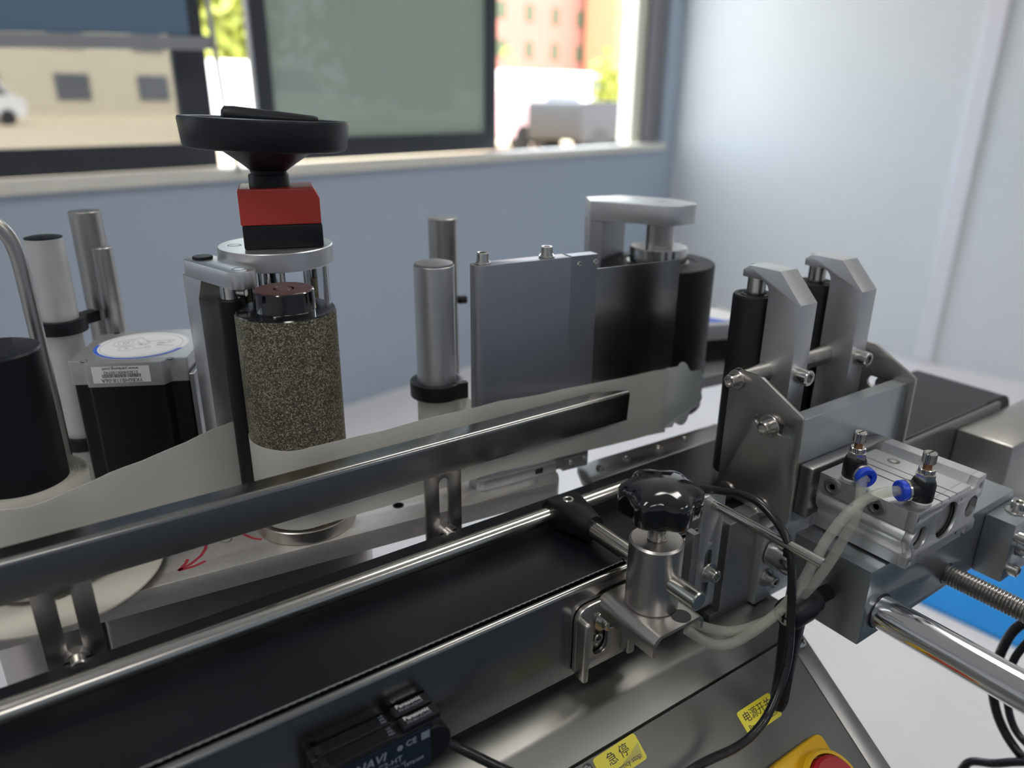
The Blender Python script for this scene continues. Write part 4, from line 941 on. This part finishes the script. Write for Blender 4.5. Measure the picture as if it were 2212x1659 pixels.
# ------------------------------------------------------------------ stepper motor with sticker (frame M)
def motor(f, label, hz, print_, loc=(0, 0, 0)):
    t = thing('stepper_motor', label, 'motor', f, loc, 'stepper motors')
    q, n1, n2 = 43, 31, 35.5
    def outline(q, n1, n2):
        pts = []; 
        for sx, sy in ((1, -1), (1, 1), (-1, 1), (-1, -1)):
            c = [(q * sx, n1 * sy), (q * sx, q * sy), (n1 * sx, q * sy)]
            c = [(sx * q, sy * n1), (sx * q, sy * (n1 + 1)), (sx * (q - 4), sy * (n1 + 4.5)), (sx * (n1 + 4.5), sy * (q - 4)), (sx * (n1 + 1), sy * q), (sx * n1, sy * q)]
            if sx * sy < 0: c = c[::-1]
            pts += c
        return pts
    o1 = [( 43, -29), (43, 29), (39.5, 31.5), (38.5, 38), (31.5, 39.5), (29, 43), (-29, 43), (-31.5, 39.5), (-38.5, 38), (-39.5, 31.5), (-43, 29), (-43, -29), (-39.5, -31.5), (-38.5, -38), (-31.5, -39.5), (-29, -43), (29, -43), (31.5, -39.5), (38.5, -38), (39.5, -31.5)]
    capo = rounded([(-43, -43), (-29, -43), (-26, -38.5), (26, -38.5), (29, -43), (43, -43), (43, -29), (38.5, -26), (38.5, 26), (43, 29), (43, 43), (29, 43), (26, 38.5), (-26, 38.5), (-29, 43), (-43, 43), (-43, 29), (-38.5, 26), (-38.5, -26), (-43, -29)], 2)
    capo = rounded([(-43, -36), (-31, -36), (-28.5, -43), (26, -43), (30, -35.5), (43, -35.5), (43, 36), (31, 36), (28.5, 43), (-26, 43), (-30, 35.5), (-43, 35.5)], 2.5)
    b = BM(); plate(b, [capo], 'xy', hz - 19, hz, .8); c = part(t, 'end_cap', b, CAST, label='cast grey end cap')
    b = BM(); plate(b, [[(p[0] * .97, p[1] * .97) for p in capo]], 'xy', 0.1, hz - 19); part(t, 'body', b, BLACKSH)
    for sx in (-1, 1):
        for sy in (-1, 1): b = BM(); lathe(b, [(2.6, .1), (2.2, .12), (2, -.6), (.01, -.6)], (sx * 31, sy * 36, hz), (0, 0, 1), 20, (False, True)); part(t, 'screw', b, HOLE, parent=c)
    b = BM(); lathe(b, [(35, .02), (35, .25), (33.4, .25), (33.4, .02)], (0, 0, hz), (0, 0, 1), 64, (False, False)); part(t, 'sticker_rim', b, PRINTW, parent=c)
    b = BM(); plate(b, [circle2(0, 0, 33.4, 64)], 'xy', hz, hz + .3); s_ = part(t, 'round_sticker', b, WHITEP, 0, 'white round sticker', parent=None)
    b = BM()
    ring = [(34.9 * math.cos(math.radians(a)), 34.9 * math.sin(math.radians(a))) for a in range(175, 345, 4)] + [(32.2 * math.cos(math.radians(a)), 32.2 * math.sin(math.radians(a))) for a in range(341, 172, -4)]
    plate(b, [ring], 'xy', hz + .3, hz + .4); part(t, 'blue_arc', b, BLUEP, 0, parent=s_)
    return t, c, s_
mt, mc, ms = motor(M, 'large stepper motor with a schematic sticker on its end cap', 107.5, True)
b = BM(); Z = 107.85
def ring2(cx, cy, r, w=.22): plate(b, [circle2(cx, cy, r, 28), circle2(cx, cy, r - w, 28)], 'xy', Z, Z + .08)
def seg2(x0, y0, x1, y1, w=.16):
    a = Vector((x0, y0)); c = Vector((x1, y1)); n2 = Vector((-(c-a).y, (c-a).x)).normalized() * w
    hull(b, [(*(p + n2 * s2), zz) for p in (a, c) for s2 in (1, -1) for zz in (Z, Z + .08)])
ring2(0, 0, 30.6, .25); ring2(-14, 6, 9.5); ring2(-14, 6, 6); ring2(-14, 6, 2.4, .5); ring2(-9, -9, 6); ring2(-9, -9, 1.4, .4); ring2(20, 9, 2.4); ring2(6, -6, 2); ring2(2, 9, 1.2); ring2(4, 5, 1.2); ring2(-2, 2, 1.5)
for s4 in ((-14, 15.5, -6, 20), (-6, 20, 2, 10), (2, 10, 20, 11.4), (20, 6.6, 11, 0), (11, 0, 25, -4), (-3, -9, 5, -8), (-1, 3, 3, 3), (3, 3, 3, -1), (3, -1, -1, -1), (-1, -1, -1, 3), (10, 6, 16, 6), (10, 4, 16, 4), (11, -2, 16, -2), (-4.6, 7, -1, 2)): seg2(*s4)
part(mt, 'schematic_print', b, INKG, 0, parent=ms)
b = BM(); box(b, -24, 17, -43.25, -42.98, 92, 105); lb_ = part(mt, 'serial_label', b, WHITEP, 0, 'white label printed upside down')
b = BM(); yy = -43.3
text(b, 'YK86HB118-06A', 4.2, (-3.5, yy, 94.0), (-1, 0, 0), (0, 0, -1)); text(b, '213034000105742', 3.3, (-3.5, yy, 100.2), (-1, 0, 0), (0, 0, -1)); text(b, 'www.yankong.com', 3.4, (-3.5, yy, 103.2), (-1, 0, 0), (0, 0, -1))
part(mt, 'lettering', b, INK, 0, parent=lb_)
b = BM(); x = -17.0
while x < 10:
    w = random.choice((.25, .4, .6)); box(b, x, x + w, yy - .1, yy, 96.2, 98.8); x += w + random.choice((.3, .5))
part(mt, 'barcode', b, INK, 0, parent=lb_)
bm = BM(); box(bm, 44, 47.5, -40, 40, .1, 96, .4); part(mt, 'mount_plate', bm, ALU_P)
m2, _c2, s2 = motor(Frame(L.w((545, 175, 0)), -20), 'far stepper motor with blue and white round sticker', 46, False)
b = BM(); plate(b, [[(33 * math.cos(math.radians(a)), 33 * math.sin(math.radians(a))) for a in range(150, 300, 6)]], 'xy', 46.3, 46.45); part(m2, 'blue_field', b, BLUEP, 0, parent=s2)
b = BM(); plate(b, [circle2(-4, 12, 6)], 'xy', 46.3, 46.45); part(m2, 'yellow_dot', b, YELLOW, 0, parent=s2)

# ------------------------------------------------------------------ pull roller with bracket arm
UX, UY = 371, 66
t = thing('pull_roller', 'black pull roller with aluminium bracket arm over the peel sheet', 'roller', L, (UX, UY, 0))
bm = BM(); lathe(bm, [(54, 4), (54.6, 5), (54.6, 148.5), (53.8, 149.5), (38, 149.5), (37, 148.5), (.01, 148.5)], (UX, UY, 0), (0, 0, 1), 64); part(t, 'roller', bm, RUBBER)
bm = BM(); lathe(bm, [(30, 148.5), (30, 150), (20, 150.4)], (UX, UY, 0), (0, 0, 1), 48); part(t, 'washer', bm, STEEL_D)
bm = BM(); lathe(bm, [(27, 150.4), (27.6, 151), (27.6, 163.4), (27, 164), (.01, 164)], (UX, UY, 0), (0, 0, 1), 48); part(t, 'collar', bm, NICKEL)
bm = BM(); lathe(bm, [(13, 164), (13, 187)], (UX, UY, 0), (0, 0, 1), 32); part(t, 'shaft', bm, STEEL_V)
topo = rounded([(316, 106), (362, 38), (400, 44), (402, 88), (372, 132), (330, 134)], [3, 20, 16, 20, 4, 4], 8)
bm = BM(); plate(bm, [topo], 'xy', 187, 205, .6); ar = part(t, 'arm', bm, ALU)
for u, v in ((346, 108), (366, 100), (376, 74)): bm = BM(); lathe(bm, [(3.6, .1), (3, .12), (2.8, -1), (.01, -1)], (u, v, 205), (0, 0, 1), 20, (False, True)); part(t, 'screw', bm, INKG, parent=ar)
bm = BM(); plate(bm, [rounded([(317, 106), (325, 96), (372, 122), (366, 134), (330, 134)], 1)], 'xy', 0, 187, .5); part(t, 'column', bm, ALU_P)
bm = BM(); box(bm, 290, 640, 100, 260, -16, -.2, 1); single('rear_plate', bm, ALU_D, 'grey plate under the pull roller and the far motor', 'plate', L, (460, 180, -16))
t = thing('head_stand', 'grey floor stand carrying the labelling head base plate', 'stand', L, (-60, 150, -904.3))
bm = BM(); lathe(bm, [(34, -890), (34, -16.2)], (-60, 150, 0), (0, 0, 1), 40); part(t, 'pillar', bm, STEEL_V)
bm = BM(); box(bm, -200, 80, 10, 290, -904.2, -890, 3); part(t, 'foot', bm, ALU_D)
